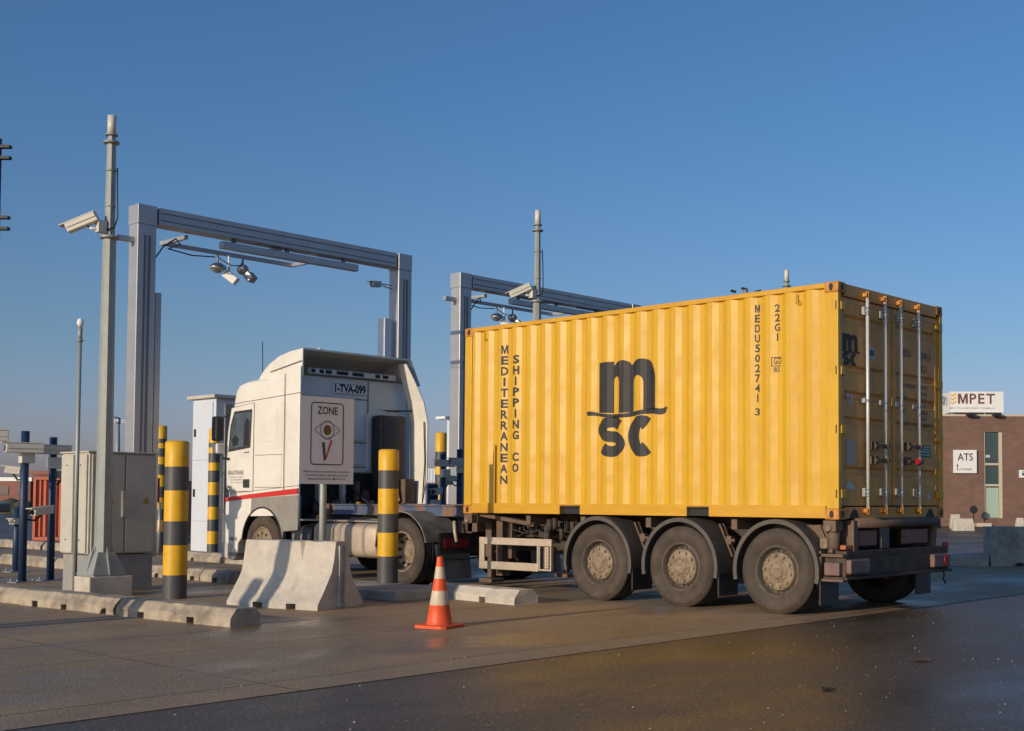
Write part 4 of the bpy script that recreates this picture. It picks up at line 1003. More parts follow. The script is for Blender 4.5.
# ------------------------------------------------------------------ gantries
def make_gantry(xg, ya, yb, H, label, group):
    t = thing('camera_gantry', label, 'gantry', (xg, (ya+yb)/2, 0), group)
    for y, sgn in ((ya, 1), (yb, -1)):
        y0, y1 = (y, y+.32) if sgn > 0 else (y-.32, y)
        b = MB(); b.box(xg-.14, xg+.16, y0, y1, 0, H-.32); lg = b.build('leg', 'alu_frame', t, .01)
        c = MB(); c.box(xg+.161, xg+.167, y0+.10, y0+.14, .3, H-.5); c.box(xg+.161, xg+.167, y1-.14, y1-.10, .3, H-.5); c.build('channel', 'alu_dark', lg)
        MB().box(xg-.26, xg+.26, y0-.10, y1+.10, 0, .03).build('foot_plate', 'steel', lg)
        MB().box(xg-.165, xg+.165, y0-.004, y1+.004, H-.32, H).build('corner_joint', 'alu_frame', lg, .008)
    b = MB(); b.box(xg-.15, xg+.15, ya+.365, yb-.365, H-.29, H-.005); bm_ = b.build('beam', 'alu_frame', t, .008)
    c = MB(); c.box(xg+.151, xg+.157, ya+.40, yb-.40, H-.10, H-.085); c.box(xg+.151, xg+.157, ya+.40, yb-.40, H-.22, H-.205); c.build('channel', 'alu_dark', bm_)
    # outrigger frame on the far side of the beam
    f = MB(); f.box(xg-.95, xg-.16, ya+1.0, ya+1.06, H-.38, H-.31); f.box(xg-.95, xg-.16, yb-2.0, yb-1.94, H-.38, H-.31); f.box(xg-1.02, xg-.95, ya+1.0, yb-1.94, H-.38, H-.31); f.build('outrigger_frame', 'alu_frame', t, .004)
    # light bar under the beam
    f = MB(); f.box(xg+.0, xg+.13, ya+1.55, yb-1.25, H-.49, H-.365); lb_ = f.build('light_bar', 'alu_frame', t, .01)
    f = MB()
    for yy_ in (ya+1.75, (ya+yb)/2, yb-1.6): f.box(xg+.05, xg+.10, yy_, yy_+.06, H-.365, H-.29)
    f.build('hanger', 'alu_dark', lb_)
    MB().box(xg-.1, xg+.0, ya+2.6, ya+2.8, H-.40, H-.30).build('sensor_box', 'white', t, .01)
    # domes and lamps
    xo = xg-.985
    a = flood(t, (xo+.02, ya+2.10, H-.62), .15); a2 = flood(t, (xo, ya+2.62, H-.58), .11)
    f = MB(); f.obox((xo+.10, ya+2.32, H-.78), (.6, .5, -.6), (.26, .16, .14)); f.cyl((xo+.05, ya+2.3, H-.38), (xo+.07, ya+2.3, H-.72), .02, n=8); f.build('floodlight', 'white', t, .012)
    f = MB(); f.obox((xo+.10, ya+2.72, H-.72), (.6, .3, -.7), (.16, .20, .14)); f.build('floodlight', 'steel', t, .012)
    cbl = MB()
    cbl.tube([(xg+.02, ya+.33, H-.9), (xg+.05, ya+.5, H-.62), (xg-.1, ya+.8, H-.42), (xg-.3, ya+1.0, H-.46), (xg-.9, ya+1.1, H-.44), (xo, ya+1.6, H-.47), (xo, ya+2.05, H-.43)], .012, 6)
    cbl.tube([(xo, ya+2.1, H-.42), (xo+.1, ya+2.3, H-.56), (xo+.12, ya+2.5, H-.54), (xo, ya+2.62, H-.40)], .010, 6); build_each(cbl, 'cable', 'black', t)
    # side camera on an arm on the right leg
    f = MB(); f.tube([(xg, yb-.36, H-.63), (xg, yb-.62, H-.63)], .012, 6); f.tube([(xg, yb-.36, H-.70), (xg, yb-.62, H-.66)], .012, 6); f.build('side_arm', 'steel', t)
    housing(t, (xg-.02, yb-.74, H-.66), (0, -1, -.1), .20, .10, .10, 'side_camera', 'steel')
    # light curtain panels
    f = MB(); f.box(xg-.20, xg+.02, ya+.335, ya+.39, .3, H-1.42); f.build('sensor_panel', 'black', t, .005)
    f = MB(); f.box(xg-.16, xg+.03, ya+.395, ya+.50, .3, H-1.40); f.build('sensor_cover', 'alu_frame', t, .008)
    f = MB(); f.box(xg-.12, xg+.10, yb-.60, yb-.44, .3, H-1.30); f.build('sensor_panel', 'kiosk', t, .008)
    f = MB(); f.box(xg-.05, xg+.05, ya-.30, ya-.005, H-.62, H-.54); f.build('stub_arm', 'alu_frame', t)
    return t
G = 'aluminium camera gantries over the lanes'
g1 = make_gantry(-12.3, -1.69, 3.96, 6.06, 'aluminium scanning gantry spanning the lane over the front of the white lorry', G)
g2 = make_gantry(-13.0, 5.83, 11.75, 6.08, 'aluminium scanning gantry rising behind the yellow container', G)

# ------------------------------------------------------------------ bollards
def make_bollard(loc, H, r, label, group, bands):
    """bands: heights from the top, alternating yellow / black"""
    x, y, z0 = loc; prof = [(0.001, H), (r*.75, H-.002), (r*.94, H-.012), (r, H-.03)]; mis = [0, 0, 0]
    z = H-.03; k = 0
    for i, bd in enumerate(bands):
        zn = max(0, z-bd); prof += [(r+.0005, z-.0005), (r+.0005, zn)]; mis += [i % 2, i % 2]; z = zn
    b = MB(); b.lathe([(rr, h+z0) for rr, h in prof], (x, y, 0), 'z', 40, mis=mis)
    o = ground_origin(b.build('bollard', ['bollard_yellow', 'bollard_black'])); tag(o, label, 'bollard', group)
    return o
BG = 'yellow and black striped bollards'
bands1 = (.30, .30, .386, .30, .374, .40)
make_bollard((-7.56, -3.46, 0), 1.99, .145, 'thick striped bollard standing between the grey cabinet and the concrete barrier', BG, bands1)
make_bollard((-6.53, -.93, .12), 1.82, .138, 'striped bollard on a low concrete pad in front of the lorry wheel', BG, (.26, .25, .34, .255, .32, .6))
bt_ = (.28, .10, .12, .20, .17, .25, .27, .25, .27, .25, .27, .9)
make_bollard((-20.02, 3.02, 0), 2.93, .125, 'slim tall striped bollard half hidden behind the thick front bollard', BG, bt_)
make_bollard((-17.0, 2.60, 0), 2.74, .115, 'slim tall striped bollard between the tall white kiosk and the lorry mirror', BG, bt_)
make_bollard((-14.0, 6.33, 0), 2.72, .125, 'slim striped bollard seen in the gap between lorry cab and container', BG, (.40, .20, .3, .3, .3, .3, .3, .9))
# one outside the picture whose shadow falls on the concrete barrier
make_bollard((-5.72, -10.3, 0), 1.99, .085, 'striped bollard outside the left picture edge, farther from the barrier', BG, bands1)
make_bollard((-5.52, -7.35, 0), 1.99, .10, 'striped bollard just outside the left picture edge, nearer the barrier', BG, bands1)

# ------------------------------------------------------------------ concrete pieces
def rot(p, a, c): return (c[0]+p[0]*math.cos(a)-p[1]*math.sin(a), c[1]+p[0]*math.sin(a)+p[1]*math.cos(a), p[2])
def block(name, label, cat, c, ang, L, prof, notches, m='concrete', group=None, bevel=.012, seg=2, z=0):
    """precast piece: prof = half outline [(half width, z)] bottom to top; notches = (x0,x1) cut out of its foot"""
    ring = [(w_, h_) for w_, h_ in prof]+[(-w_, h_) for w_, h_ in reversed(prof)]
    xs = [(-L/2, 0)]
    for a, e in notches: xs += [(a, 0), (a, 1), (e, 1), (e, 0)]
    xs.append((L/2, 0)); nh = .07
    ex = [(-L/2+.12*j, None) for j in range(1, int(L/.12))]
    allx = list(xs)
    for q_, _ in ex:
        if all(abs(q_-p_[0]) > .03 for p_ in xs):
            kk_ = 1 if any(a < q_ < e for a, e in notches) else 0
            allx.append((q_, kk_))
    pos = {id(v_): i for i, v_ in enumerate(xs)}
    allx = sorted(allx, key=lambda v_: (v_[0], pos.get(id(v_), 0)))
    xs = allx
    rings = []
    for x, k in xs:
        rings.append([(x, w_, max(h_, nh) if k else h_) for w_, h_ in ring])
    b = MB(); b.loft([[rot((p[0], p[1], p[2]+z), ang, (0, 0)) for p in r_] for r_ in rings])
    o = b.build(name, m, bevel=0, weld=True, seg=seg); o.location = (c[0], c[1], 0)
    rnd = random.Random(int(abs(c[0]*1000+c[1]*77)))
    for v_ in o.data.vertices:
        chip = .02 if rnd.random() < .10 else .004
        if v_.co.z > .02:
            n_ = v_.co.copy(); n_.z = 0
            v_.co += Vector((rnd.uniform(-1, 1), rnd.uniform(-1, 1), -abs(rnd.uniform(0, 1))))*chip
    md = o.modifiers.new('bevel', 'BEVEL'); md.width = bevel; md.segments = seg; md.limit_method = 'ANGLE'; md.angle_limit = R(25); md.use_clamp_overlap = True
    return tag(o, label, cat, group)
JP = [(.40, 0), (.40, .06), (.385, .085), (.30, .20), (.20, .345), (.165, .42), (.135, .55), (.095, .765), (.085, .775)]
jang = math.atan2(.34, 1.31)
jb = block('concrete_barrier', 'pale sloped concrete barrier standing in front of the sign pole', 'barrier', (-5.56, -3.04), jang, 1.36, JP, ((-.28, -.14), (.22, .36)), bevel=.010)
# slot in the visible end of the barrier
b = MB(); e = .681
b.add([rot((e, y_, z_), jang, (-5.56, -3.04)) for y_, z_ in ((-.045, .0), (.045, .0), (.045, .74), (-.045, .74))], [(0, 1, 2, 3)])
so = b.build('joint_slot', 'concrete_grey', offset=(-5.56, -3.04, 0)); so.parent = jb
b = MB()
for s_ in (-1, 1): b.add([rot((e-.0+.028*k, s_*.055+.006*j, z_), jang, (-5.56, -3.04)) for z_ in (.02, .72) for k, j in ((0, -1), (0, 1), (1, 1), (1, -1))], [(0, 1, 2, 3), (7, 6, 5, 4), (0, 4, 5, 1), (1, 5, 6, 2), (2, 6, 7, 3), (3, 7, 4, 0)])
so = b.build('joint_rib', 'concrete', offset=(-5.56, -3.04, 0)); so.parent = jb

KP = [(.19, 0), (.19, .07), (.185, .10), (.12, .175), (.105, .185)]
KG = 'precast kerb blocks round the gate islands'
x = -3.73; segs = []
segs = [(-3.93, -5.91, 'kerb block nearest the camera with a chamfered end'), (-5.99, -6.50, 'short kerb block beside the gap in the front kerb row'), (-6.53, -8.0, 'kerb block in the front row before the concrete mast footing'), (-8.03, -10.2, 'kerb block of the front row at the left picture edge'), (-10.23, -13, 'kerb block running out of the left picture edge')]
for i, (a, c, lb) in enumerate(segs):
    L = a-c; nn = ((-L/2+L*.2, -L/2+L*.2+.12), (L/2-L*.3-.12, L/2-L*.3)) if L > 1 else ((-.02, .1),)
    y = -4.72-(abs((a+c)/2)-4)*.022*3.0
    block('kerb_block', lb, 'kerb', ((a+c)/2, y), R(5.0), L, KP, nn, 'kerb', group=KG, bevel=.014)
block('kerb_block', 'pale kerb block lying right of the orange cone', 'kerb', (-4.27, -1.02), R(-4), 1.15, KP, ((-.1, .02),), group=KG, bevel=.014)
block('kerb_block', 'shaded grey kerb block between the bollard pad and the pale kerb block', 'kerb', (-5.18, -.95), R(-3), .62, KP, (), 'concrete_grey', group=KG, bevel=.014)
for i, (a, c, lb) in enumerate(((-9.45, -10.25, 'kerb block right behind the concrete barrier, ending the lane edge row'), (-10.28, -10.72, 'short pale kerb block of the lane edge row right of the thick bollard'), (-11.25, -11.9, 'kerb block of the lane edge row showing left of the thick bollard'), (-13.9, -15.2, 'kerb block of the lane edge row behind the blue camera posts'), (-15.25, -17.5, 'kerb block of the lane edge row at the left picture edge'))):
    block('kerb_block', lb, 'kerb', ((a+c)/2, -1.38), 0, a-c, KP, ((-.05, .07),), 'kerb', group=KG, bevel=.014)
for i, (a, c, lb) in enumerate(((-12.75, -14.6, 'kerb block of the farther island in front of the white kiosk'), (-14.7, -16.9, 'kerb block of the farther island behind the thick bollard'), (-18.6, -20.6, 'kerb block of the farther island left of the grey cabinet'), (-20.7, -23, 'kerb block of the farther island below the orange container'), (-23.1, -26, 'kerb block of the farther island at the left picture edge'))):
    block('kerb_block', lb, 'kerb', ((a+c)/2, 1.55+(-13-(a+c)/2)*.03), R(-2), a-c, KP, ((-.05, .07),), 'kerb', group=KG, bevel=.014)
pd = MB().box(-7.75, -5.32, -2.02, -.95, 0, .12); pdo = ground_origin(pd.build('concrete_pad', 'concrete_grey', bevel=.015)); tag(pdo, 'low grey concrete pad carrying the striped bollard by the lorry wheel', 'concrete pad')
pdo.location = (-6.35, -1.35, 0)
# barriers at the right
a0, a1 = Vector((-3.51, 11.2)), Vector((-1.35, 13.1)); dd_ = (a1-a0)
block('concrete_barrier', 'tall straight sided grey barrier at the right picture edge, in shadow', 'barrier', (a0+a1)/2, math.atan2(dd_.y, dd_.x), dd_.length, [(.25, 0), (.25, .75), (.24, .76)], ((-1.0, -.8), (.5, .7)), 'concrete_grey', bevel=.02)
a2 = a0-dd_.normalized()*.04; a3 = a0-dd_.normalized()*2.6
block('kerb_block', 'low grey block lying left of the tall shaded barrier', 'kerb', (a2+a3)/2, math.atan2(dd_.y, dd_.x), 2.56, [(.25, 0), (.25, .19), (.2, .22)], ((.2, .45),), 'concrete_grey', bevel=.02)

# ------------------------------------------------------------------ electrical cabinet
cb = thing('electrical_cabinet', 'tall grey double door electrical cabinet behind the camera mast', 'cabinet', (-9.50, -3.37, 0))
MB().box(-9.85, -9.11, -3.83, -2.94, 0, .50).build('plinth', 'cabinet_base', cb, .006)
MB().box(-9.88, -9.10, -3.85, -2.92, .515, 1.86).build('body', 'cabinet', cb, .008)
MB().box(-9.91, -9.07, -3.88, -2.89, 1.862, 1.885).build('roof', 'cabinet', cb, .006)
for y0, y1, h in ((-3.82, -3.375, 0), (-3.355, -2.95, 1)):
    d = MB().box(-9.098, -9.075, y0, y1, .53, 1.84).build('door', 'cabinet', cb, .006)
    yy_ = (y0+y1)/2+(.09 if h else .03)
    MB().add([(-9.0725, yy_-.055, 1.18), (-9.0725, yy_+.055, 1.18), (-9.0725, yy_, 1.28)], [(0, 1, 2)]).build('warning_mark', 'warning', d)
hd = MB(); hd.box(-9.072, -9.045, -3.42, -3.37, 1.0, 1.36); hd.box(-9.05, -9.02, -3.41, -3.385, 1.02, 1.24); hd.build('handle', 'steel', cb, .006)
for x0, x1 in ((-9.86, -9.52), (-9.47, -9.13)):
    d = MB().box(x0, x1, -3.875, -3.852, .53, 1.84).build('side_panel', 'cabinet', cb, .006)
    b = MB(); b.cyl(((x0+x1)/2, -3.88, .70), ((x0+x1)/2, -3.875, .70), .012, n=8); b.cyl(((x0+x1)/2, -3.88, 1.70), ((x0+x1)/2, -3.875, 1.70), .012, n=8); b.build('latch', 'black', d)

# ------------------------------------------------------------------ kiosk behind
ks = thing('kiosk', 'tall narrow pale kiosk cabinet with two doors left of the lorry', 'kiosk', (-17.8, 3.4, 0))
MB().box(-18.25, -17.3, 2.8, 3.9, 0, 3.42).build('body', 'kiosk', ks, .01)
MB().box(-18.35, -17.2, 2.7, 4.0, 3.425, 3.50).build('roof', 'cabinet', ks, .01)
for z0, z1 in ((.75, 2.05), (2.08, 3.36)):
    d = MB().box(-18.20, -17.40, 2.775, 2.798, z0, z1).build('door', 'kiosk', ks, .004)
    MB().box(-18.12, -18.06, 2.755, 2.774, (z0+z1)/2-.12, (z0+z1)/2+.05).build('handle', 'black', d)
MB().box(-17.29, -17.26, 3.0, 3.75, .2, 3.3).build('side_door', 'cabinet_base', ks)
rs = thing('notice_board', 'small dark red notice panel on a post left of the kiosk', 'sign', (-19.4, 2.6, 0)); MB().box(-19.42, -19.38, 2.5, 2.66, 1.15, 1.7).build('panel', M['lamp_red'], rs); MB().cyl((-19.4, 2.68, 0), (-19.4, 2.68, 1.15), .03, n=8).build('post', 'steel', rs)

# ------------------------------------------------------------------ zone sign
sg = thing('zone_sign', 'pale ZONE sign with an eye and a tick on a post behind the concrete barrier', 'sign', (-5.55, -2.62, 0))
sa = R(90); sr = Vector((math.cos(sa), math.sin(sa), 0)); sn = Vector((sr.y, -sr.x, 0)); sc = Vector((-5.40, -2.74, 0))
MB().cyl(sc-sn*.06, sc-sn*.06+Vector((0, 0, 2.40)), .04, n=18).build('post', 'steel_mast', sg)
W2 = .385
def SP(u, z, d=0): return sc+sr*u+sn*d+Vector((0, 0, z))
b = MB(); b.loft([[SP(-W2, 1.44, d_), SP(W2, 1.44, d_), SP(W2, 2.48, d_), SP(-W2, 2.48, d_)] for d_ in (-.008, .008)]); pn = b.build('panel', 'sign_white', sg, .003)
b = MB(); b.obox(SP(0, 2.25, -.02), sr, (.5, .02, .05)); b.obox(SP(0, 1.68, -.02), sr, (.5, .02, .05)); b.build('clamp', 'steel', sg)
def ring2d(pts, wid):
    n_ = len(pts); cx = sum(p[0] for p in pts)/n_; cz = sum(p[1] for p in pts)/n_; out = []
    for i, p in enumerate(pts):
        q0, q1 = pts[i-1], pts[(i+1) % n_]; dx, dz = q1[0]-q0[0], q1[1]-q0[1]; l = math.hypot(dx, dz); out.append((p[0]-dz/l*wid, p[1]+dx/l*wid))
    return pts+out, [(i, (i+1) % n_, n_+(i+1) % n_, n_+i) for i in range(n_)]
def rrect(x0, x1, z0, z1, r_):
    p = []
    for cx, cz, a in ((x1-r_, z1-r_, 0), (x0+r_, z1-r_, 90), (x0+r_, z0+r_, 180), (x1-r_, z0+r_, 270)):
        for k in range(7): p.append((cx+r_*math.cos(R(a+15*k)), cz+r_*math.sin(R(a+15*k))))
    return p
b = MB(); D = .0105
v_, f_ = ring2d(rrect(-.235, .235, 1.665, 2.415, .05), .014); b.add([SP(x, z, D) for x, z in v_], f_)
put_text(b, 'ZONE', SP(-.145, 2.27, D), sr, (0, 0, 1), w=.29, h=.095, bold=.018)
v_, f_ = ring2d([(.10*math.cos(2*PI*k/40), 2.085+.115*math.sin(2*PI*k/40)) for k in range(40)], .008); b.add([SP(x, z, D) for x, z in v_], f_)
eye = [(-.185+.37*k/16, 2.085+.10*math.sin(PI*k/16)) for k in range(17)]+[(.185-.37*k/16, 2.085-.10*math.sin(PI*k/16)) for k in range(1, 16)]
v_, f_ = ring2d(eye, -.007); b.add([SP(x, z, D+.0008) for x, z in v_], f_)
for i, (s_, w_) in enumerate((('VERBODEN TOEGANG VOOR ONBEVOEGDEN - ACCES INTERDIT', .66), ('BY ENTERING YOU ARE IN A VIDEO SURVEILLANCE ZONE', .60), ('CAMERABEWAKING MET REGISTRATIE - WET 21/03/2007', .54))):
    put_text(b, s_, SP(-w_/2, 1.575-.043*i, D), sr, (0, 0, 1), w=w_, h=.020, bold=.012)
vq = [(-.07, 1.93), (-.035, 1.935), (-.022, 1.80), (.0, 1.80), (.03, 1.83), (-.03, 1.72), (-.05, 1.73)]
b.add([SP(x, z, D) for x, z in ((-.075, 1.935), (-.035, 1.94), (-.015, 1.73), (-.045, 1.71))], [(0, 1, 2, 3)])
b.build('lettering', 'brown_ink', pn)
b = MB(); b.add([SP(.055*math.cos(2*PI*k/24), 2.085+.062*math.sin(2*PI*k/24), D+.0015) for k in range(24)], [tuple(range(24))]); b.build('iris', 'gold_ink', pn)
b = MB(); b.add([SP(x, z, D+.002) for x, z in ((-.035, 1.725), (-.008, 1.74), (.075, 1.965), (.045, 1.965))], [(0, 1, 2, 3)]); b.build('tick', 'red', pn)

# ------------------------------------------------------------------ traffic cone
cn = thing('traffic_cone', 'orange and white traffic cone standing on the concrete lane', 'traffic cone', (-2.45, -3.47, 0))
c0 = (-2.45, -3.47, 0)
base = [rot((x_, y_, z_), R(14), c0) for z_, e_ in ((.005, .19), (.03, .19), (.035, .182)) for x_, y_ in ((-e_, -e_*.8), (-e_*.8, -e_), (e_*.8, -e_), (e_, -e_*.8), (e_, e_*.8), (e_*.8, e_), (-e_*.8, e_), (-e_, e_*.8))]
b = MB(); b.loft([base[0:8], base[8:16], base[16:24]]); b.build('base', 'cone_orange', cn, .004)
pr = [(.135, .034), (.125, .055), (.1235, .06), (.098, .225), (.0985, .226), (.0755, .365), (.075, .366), (.0565, .485), (.056, .486), (.0405, .60), (.040, .601), (.030, .685), (.026, .70), (.015, .70), (.014, .66)]
mi_ = [0, 0, 0, 1, 1, 0, 0, 1, 1, 0, 0, 0, 0, 0, 0]
mi_ = [0, 0, 0, 1, 1, 0, 0, 1, 1, 0, 0, 0, 0, 0]
b = MB(); b.lathe(pr, c0, 'z', 36, mis=mi_); b.build('body', ['cone_orange', 'cone_white'], cn)

# ------------------------------------------------------------------ blue camera posts
PG = 'blue camera posts on the gate islands'
def make_post(loc, H, r, label, boxes=True, cams=(), m='blue_post'):
    x, y, _ = loc; t = thing('camera_post', label, 'post', loc, PG)
    MB().cyl((x, y, 0), (x, y, H), r, n=20).build('post', m, t)
    b = MB(); b.box(x-.15, x+.15, y-.15, y+.15, 0, .02)
    for dx in (-.11, .11):
        for dy in (-.11, .11): b.cyl((x+dx, y+dy, .02), (x+dx, y+dy, .06), .014, n=6)
    b.build('base_plate', 'steel', t)
    if boxes: MB().box(x+.01, x+.13, y-.10, y+.10, H-.48, H-.31).build('junction_box', 'cream', t, .01)
    for c, d, L, s in cams:
        h = housing(t, (x+c[0], y+c[1], c[2]), d, L, s, s*1.0)
        b = MB(); b.tube([(x, y, c[2]-.12), (x+c[0]*.6, y+c[1]*.6, c[2]-.14), (x+c[0], y+c[1], c[2]-s/2)], .016, 6); b.build('bracket', 'black', h)
    return t
p1 = make_post((-11.85, -3.52, 0), 2.25, .058, 'left one of the two tall blue posts in front of the orange container', True, (((.12, -.06, 1.99), (-.2, -1, 0), .52, .14), ((-.10, -.12, 1.66), (-.6, -.8, .1), .22, .10), ((.05, .25, 1.06), (.3, -1, -.12), .34, .11)))
p2 = make_post((-11.95, -3.06, 0), 2.18, .055, 'right one of the two tall blue posts, next to the grey cabinet', True, (((.10, -.03, 1.98), (.1, -1, 0), .50, .13), ((-.05, .16, 1.60), (-.6, -.8, .1), .22, .10)))
p3 = make_post((-14.5, -2.50, 0), 1.10, .06, 'short blue post behind the two tall blue posts', False, (((.05, -.05, .85), (.6, -.8, 0), .22, .09),))
p4 = make_post((-13.2, -3.52, 0), 2.42, .06, 'blue post whose camera box shows at the left picture edge', True, (((.15, .02, 2.22), (-.3, -1, 0), .42, .17),))
q1 = copy_tree(p1); q1.location = (-11.8, 4.95, 0); q1['label'] = 'nearer blue camera post seen in the gap between lorry cab and container'
q2 = copy_tree(p2); q2.location = (-12.6, 5.20, 0); q2['label'] = 'farther blue camera post seen in the gap between lorry cab and container'
q3 = make_post((-12.2, 4.60, 0), 1.55, .11, 'short thick blue post with valves in the gap behind the lorry cab', True, (((.12, .0, 1.4), (.3, -1, -.1), .25, .12),))

# ------------------------------------------------------------------ office building, right background
VW = Vector((-.65, .76, 0)).normalized(); VR = Vector((VW.y, -VW.x, 0))       # wall runs along VR, faces -VW
bo = Vector((-20.22, 44.23, 0)); ang = math.atan2(VR.y, VR.x)
def BP(name, m, parent, boxes, bevel=0):
    b = MB()
    for u0, u1, d0, d1, z0, z1 in boxes: b.box(u0, u1, d0, d1, z0, z1)
    o = b.build(name, m, offset=(0, 0, 0), bevel=bevel); o.parent = parent; return o
bl = thing('office_building', 'low brown brick office building with a tall narrow window', 'building', bo); bl.rotation_euler = (0, 0, ang)
# u along the wall (px 960 = 0), d towards the back (+)
BP('wall', 'brick', bl, [(-9, 1.20, .0, 12, 0, 5.32), (2.10, 24, .0, 12, 0, 5.32), (1.20, 2.10, .0, 12, 4.56, 5.32), (1.20, 2.10, .0, 12, 0, .38), (1.20, 2.10, .35, 12, .38, 4.56)])
BP('coping', 'frame_cream', bl, [(-9.05, 24.05, -.05, 12, 5.322, 5.42)])
wn = BP('window', 'window_glass', bl, [(1.24, 1.92, .10, .13, .40, 4.55)])
BP('window_frame', 'frame_cream', wn, [(1.92, 2.08, .02, .14, .40, 4.55), (1.205, 1.245, .02, .14, .40, 4.55), (1.245, 1.92, .03, .12, 2.95, 3.05), (1.245, 1.92, .03, .12, 1.93, 2.03), (1.20, 2.10, -.04, .14, .384, .40)])
BP('blind', 'blind', wn, [(1.28, 1.90, .085, .095, .42, 1.86)])
BP('reflection_card', 'blue_decal', wn, [(1.26, 1.50, .085, .095, 3.32, 3.45)]).name = 'window_reflection'  # pale card paints a reflection into the window glass
dn = BP('downpipe', 'frame_cream', bl, [(3.55, 3.62, -.06, -.01, 2.3, 2.75)]); 
BP('loading_step', 'frame_cream', bl, [(.55, 1.25, -1.0, -.02, 0, .16)])
def bt(s, o, u, z, w, h, d, bold, parent, m, name='lettering'):
    b = MB(); put_text(b, s, (u, d, z), (1, 0, 0), (0, 0, 1), w=w, h=h, bold=bold); ob = b.build(name, m, offset=(0, 0, 0)); ob.parent = parent; return ob
def wsign(name, label, u0, u1, d0, d1, z0, z1, m='white'):
    t = thing(name, label, 'sign', bo+VR*((u0+u1)/2)+Vector((0, 0, z0))); t.rotation_euler = (0, 0, ang); k = (u0+u1)/2
    b = MB(); b.box(u0-k, u1-k, d0, d1, 0, z1-z0); o = b.build('panel', m, offset=(0, 0, 0)); o.parent = t; return t, k
s1, k = wsign('roof_sign', 'white illuminated box sign reading MPET on the office roof', -.26, 2.34, .6, 3.2, 5.56, 6.58)
bt('MPET', 0, .10-k, .42, 1.82, .50, .595, .02, s1, 'mpet_brown')
bt('MSC PSA EUROPEAN TERMINAL', 0, -.28-k, .17, 2.2, .07, .595, .0, s1, 'grey_decal')
b = MB()
for i in range(3):
    z = .38+i*.19
    b.add([(-.26-k, .595, z+.07), (-.14-k, .595, z), (.02-k, .595, z+.13), (.02-k, .595, z+.22), (-.14-k, .595, z+.09), (-.26-k, .595, z+.15)], [(0, 1, 4, 5), (1, 2, 3, 4)])
ob = b.build('chevron', 'mpet_yellow', offset=(0, 0, 0)); ob.parent = s1
b = MB(); put_text(b, 'ATS', (-.42-k-.005, 2.2, .45), (0, -1, 0), (0, 0, 1), w=1.1, h=.4, bold=.02); ob = b.build('lettering', 'black_paint', offset=(0, 0, 0)); ob.parent = s1
b = MB()
for u in (-.2, .6, 1.4, 2.0): b.box(u-k, u-k+.08, .7, .78, -.14, 0)
ob = b.build('sign_leg', 'steel', offset=(0, 0, 0)); ob.parent = s1
for i, (u, lb) in enumerate(((.46, 'left one of the two dark roof edge lamps under the MPET sign'), (1.72, 'right one of the two dark roof edge lamps under the MPET sign'))):
    t = thing('roof_lamp', lb, 'lamp', bo+VR*u+Vector((0, 0, 5.42))-VW*.3, 'dark lamps at the roof edge'); t.rotation_euler = (0, 0, ang)
    b = MB(); b.box(-.2, .2, -.16, .12, -.10, .06); o = b.build('lamp_head', 'black', offset=(0, 0, 0), bevel=.03); o.parent = t
    b = MB(); b.box(-.03, .03, .1, .35, .0, .05); o = b.build('arm', 'steel', offset=(0, 0, 0)); o.parent = t
s2, k = wsign('wall_sign', 'square white ATS sign on the brick wall left of the window', -.32, .80, -.14, -.03, 2.56, 3.68)
bt('ATS', 0, -.13-k, .60, .75, .36, -.145, .01, s2, 'black_paint'); bt('CONTAINERS', 0, .0-k, .14, .56, .09, -.145, .005, s2, 'faded_black')
b = MB(); b.box(-.15-k, -.12-k, -.146, -.142, .14, .36); b.box(-.12-k, -.02-k, -.146, -.142, .14, .165); b.add([(-.19-k, -.146, .34), (-.08-k, -.146, .34), (-.135-k, -.146, .44)], [(0, 1, 2)]); ob = b.build('arrow', 'black_paint', offset=(0, 0, 0)); ob.parent = s2
s3, k = wsign('small_wall_sign', 'small white and blue sign at the right picture edge', 2.86, 3.6, -.08, -.03, 2.35, 2.72)
b = MB(); b.box(3.0-k, 3.4-k, -.086, -.082, .1, .24); ob = b.build('pictogram', 'blue_beam', offset=(0, 0, 0)); ob.parent = s3
b = MB(); b.box(3.02-k, 3.5-k, -.086, -.082, .27, .31); ob = b.build('pictogram', 'roof_blue', offset=(0, 0, 0)); ob.parent = s3
def on_view(px_u, dist_back): return bo+VR*px_u-VW*dist_back
for nm, lb, u, dbk, L_, H_, W_ in (('concrete_barrier', 'beige concrete barrier by the office, just right of the container', -2.2, 9.0, .85, .50, .5), ('concrete_barrier', 'small beige concrete block standing on end right of the ATS window', 1.98, 3.0, .36, .45, .4), ('concrete_barrier', 'tall beige block behind the beige barrier near the office corner', -1.5, 5.0, .45, .62, .4)):
    p = on_view(u, dbk); b = MB(); b.box(-L_/2, L_/2, -W_/2, W_/2, 0, H_)
    b = MB(); b.loft([[(-L_/2, -W_/2, 0), (L_/2, -W_/2, 0), (L_/2, W_/2, 0), (-L_/2, W_/2, 0)], [(-L_/2, -W_/2, .1), (L_/2, -W_/2, .1), (L_/2, W_/2, .1), (-L_/2, W_/2, .1)], [(-L_/2+.04, -W_*.3, H_), (L_/2-.04, -W_*.3, H_), (L_/2-.04, W_*.3, H_), (-L_/2+.04, W_*.3, H_)]])
    o = b.build(nm, 'concrete', offset=(0, 0, 0), bevel=.03); o.location = p; o.rotation_euler = (0, 0, ang); tag(o, lb, 'barrier')
p = on_view(.4, 1.0); rsn = thing('round_sign_shadow', 'shadow of a round sign shaped as a black disc and post before the brick wall', 'sign', p); rsn.rotation_euler = (0, 0, ang)
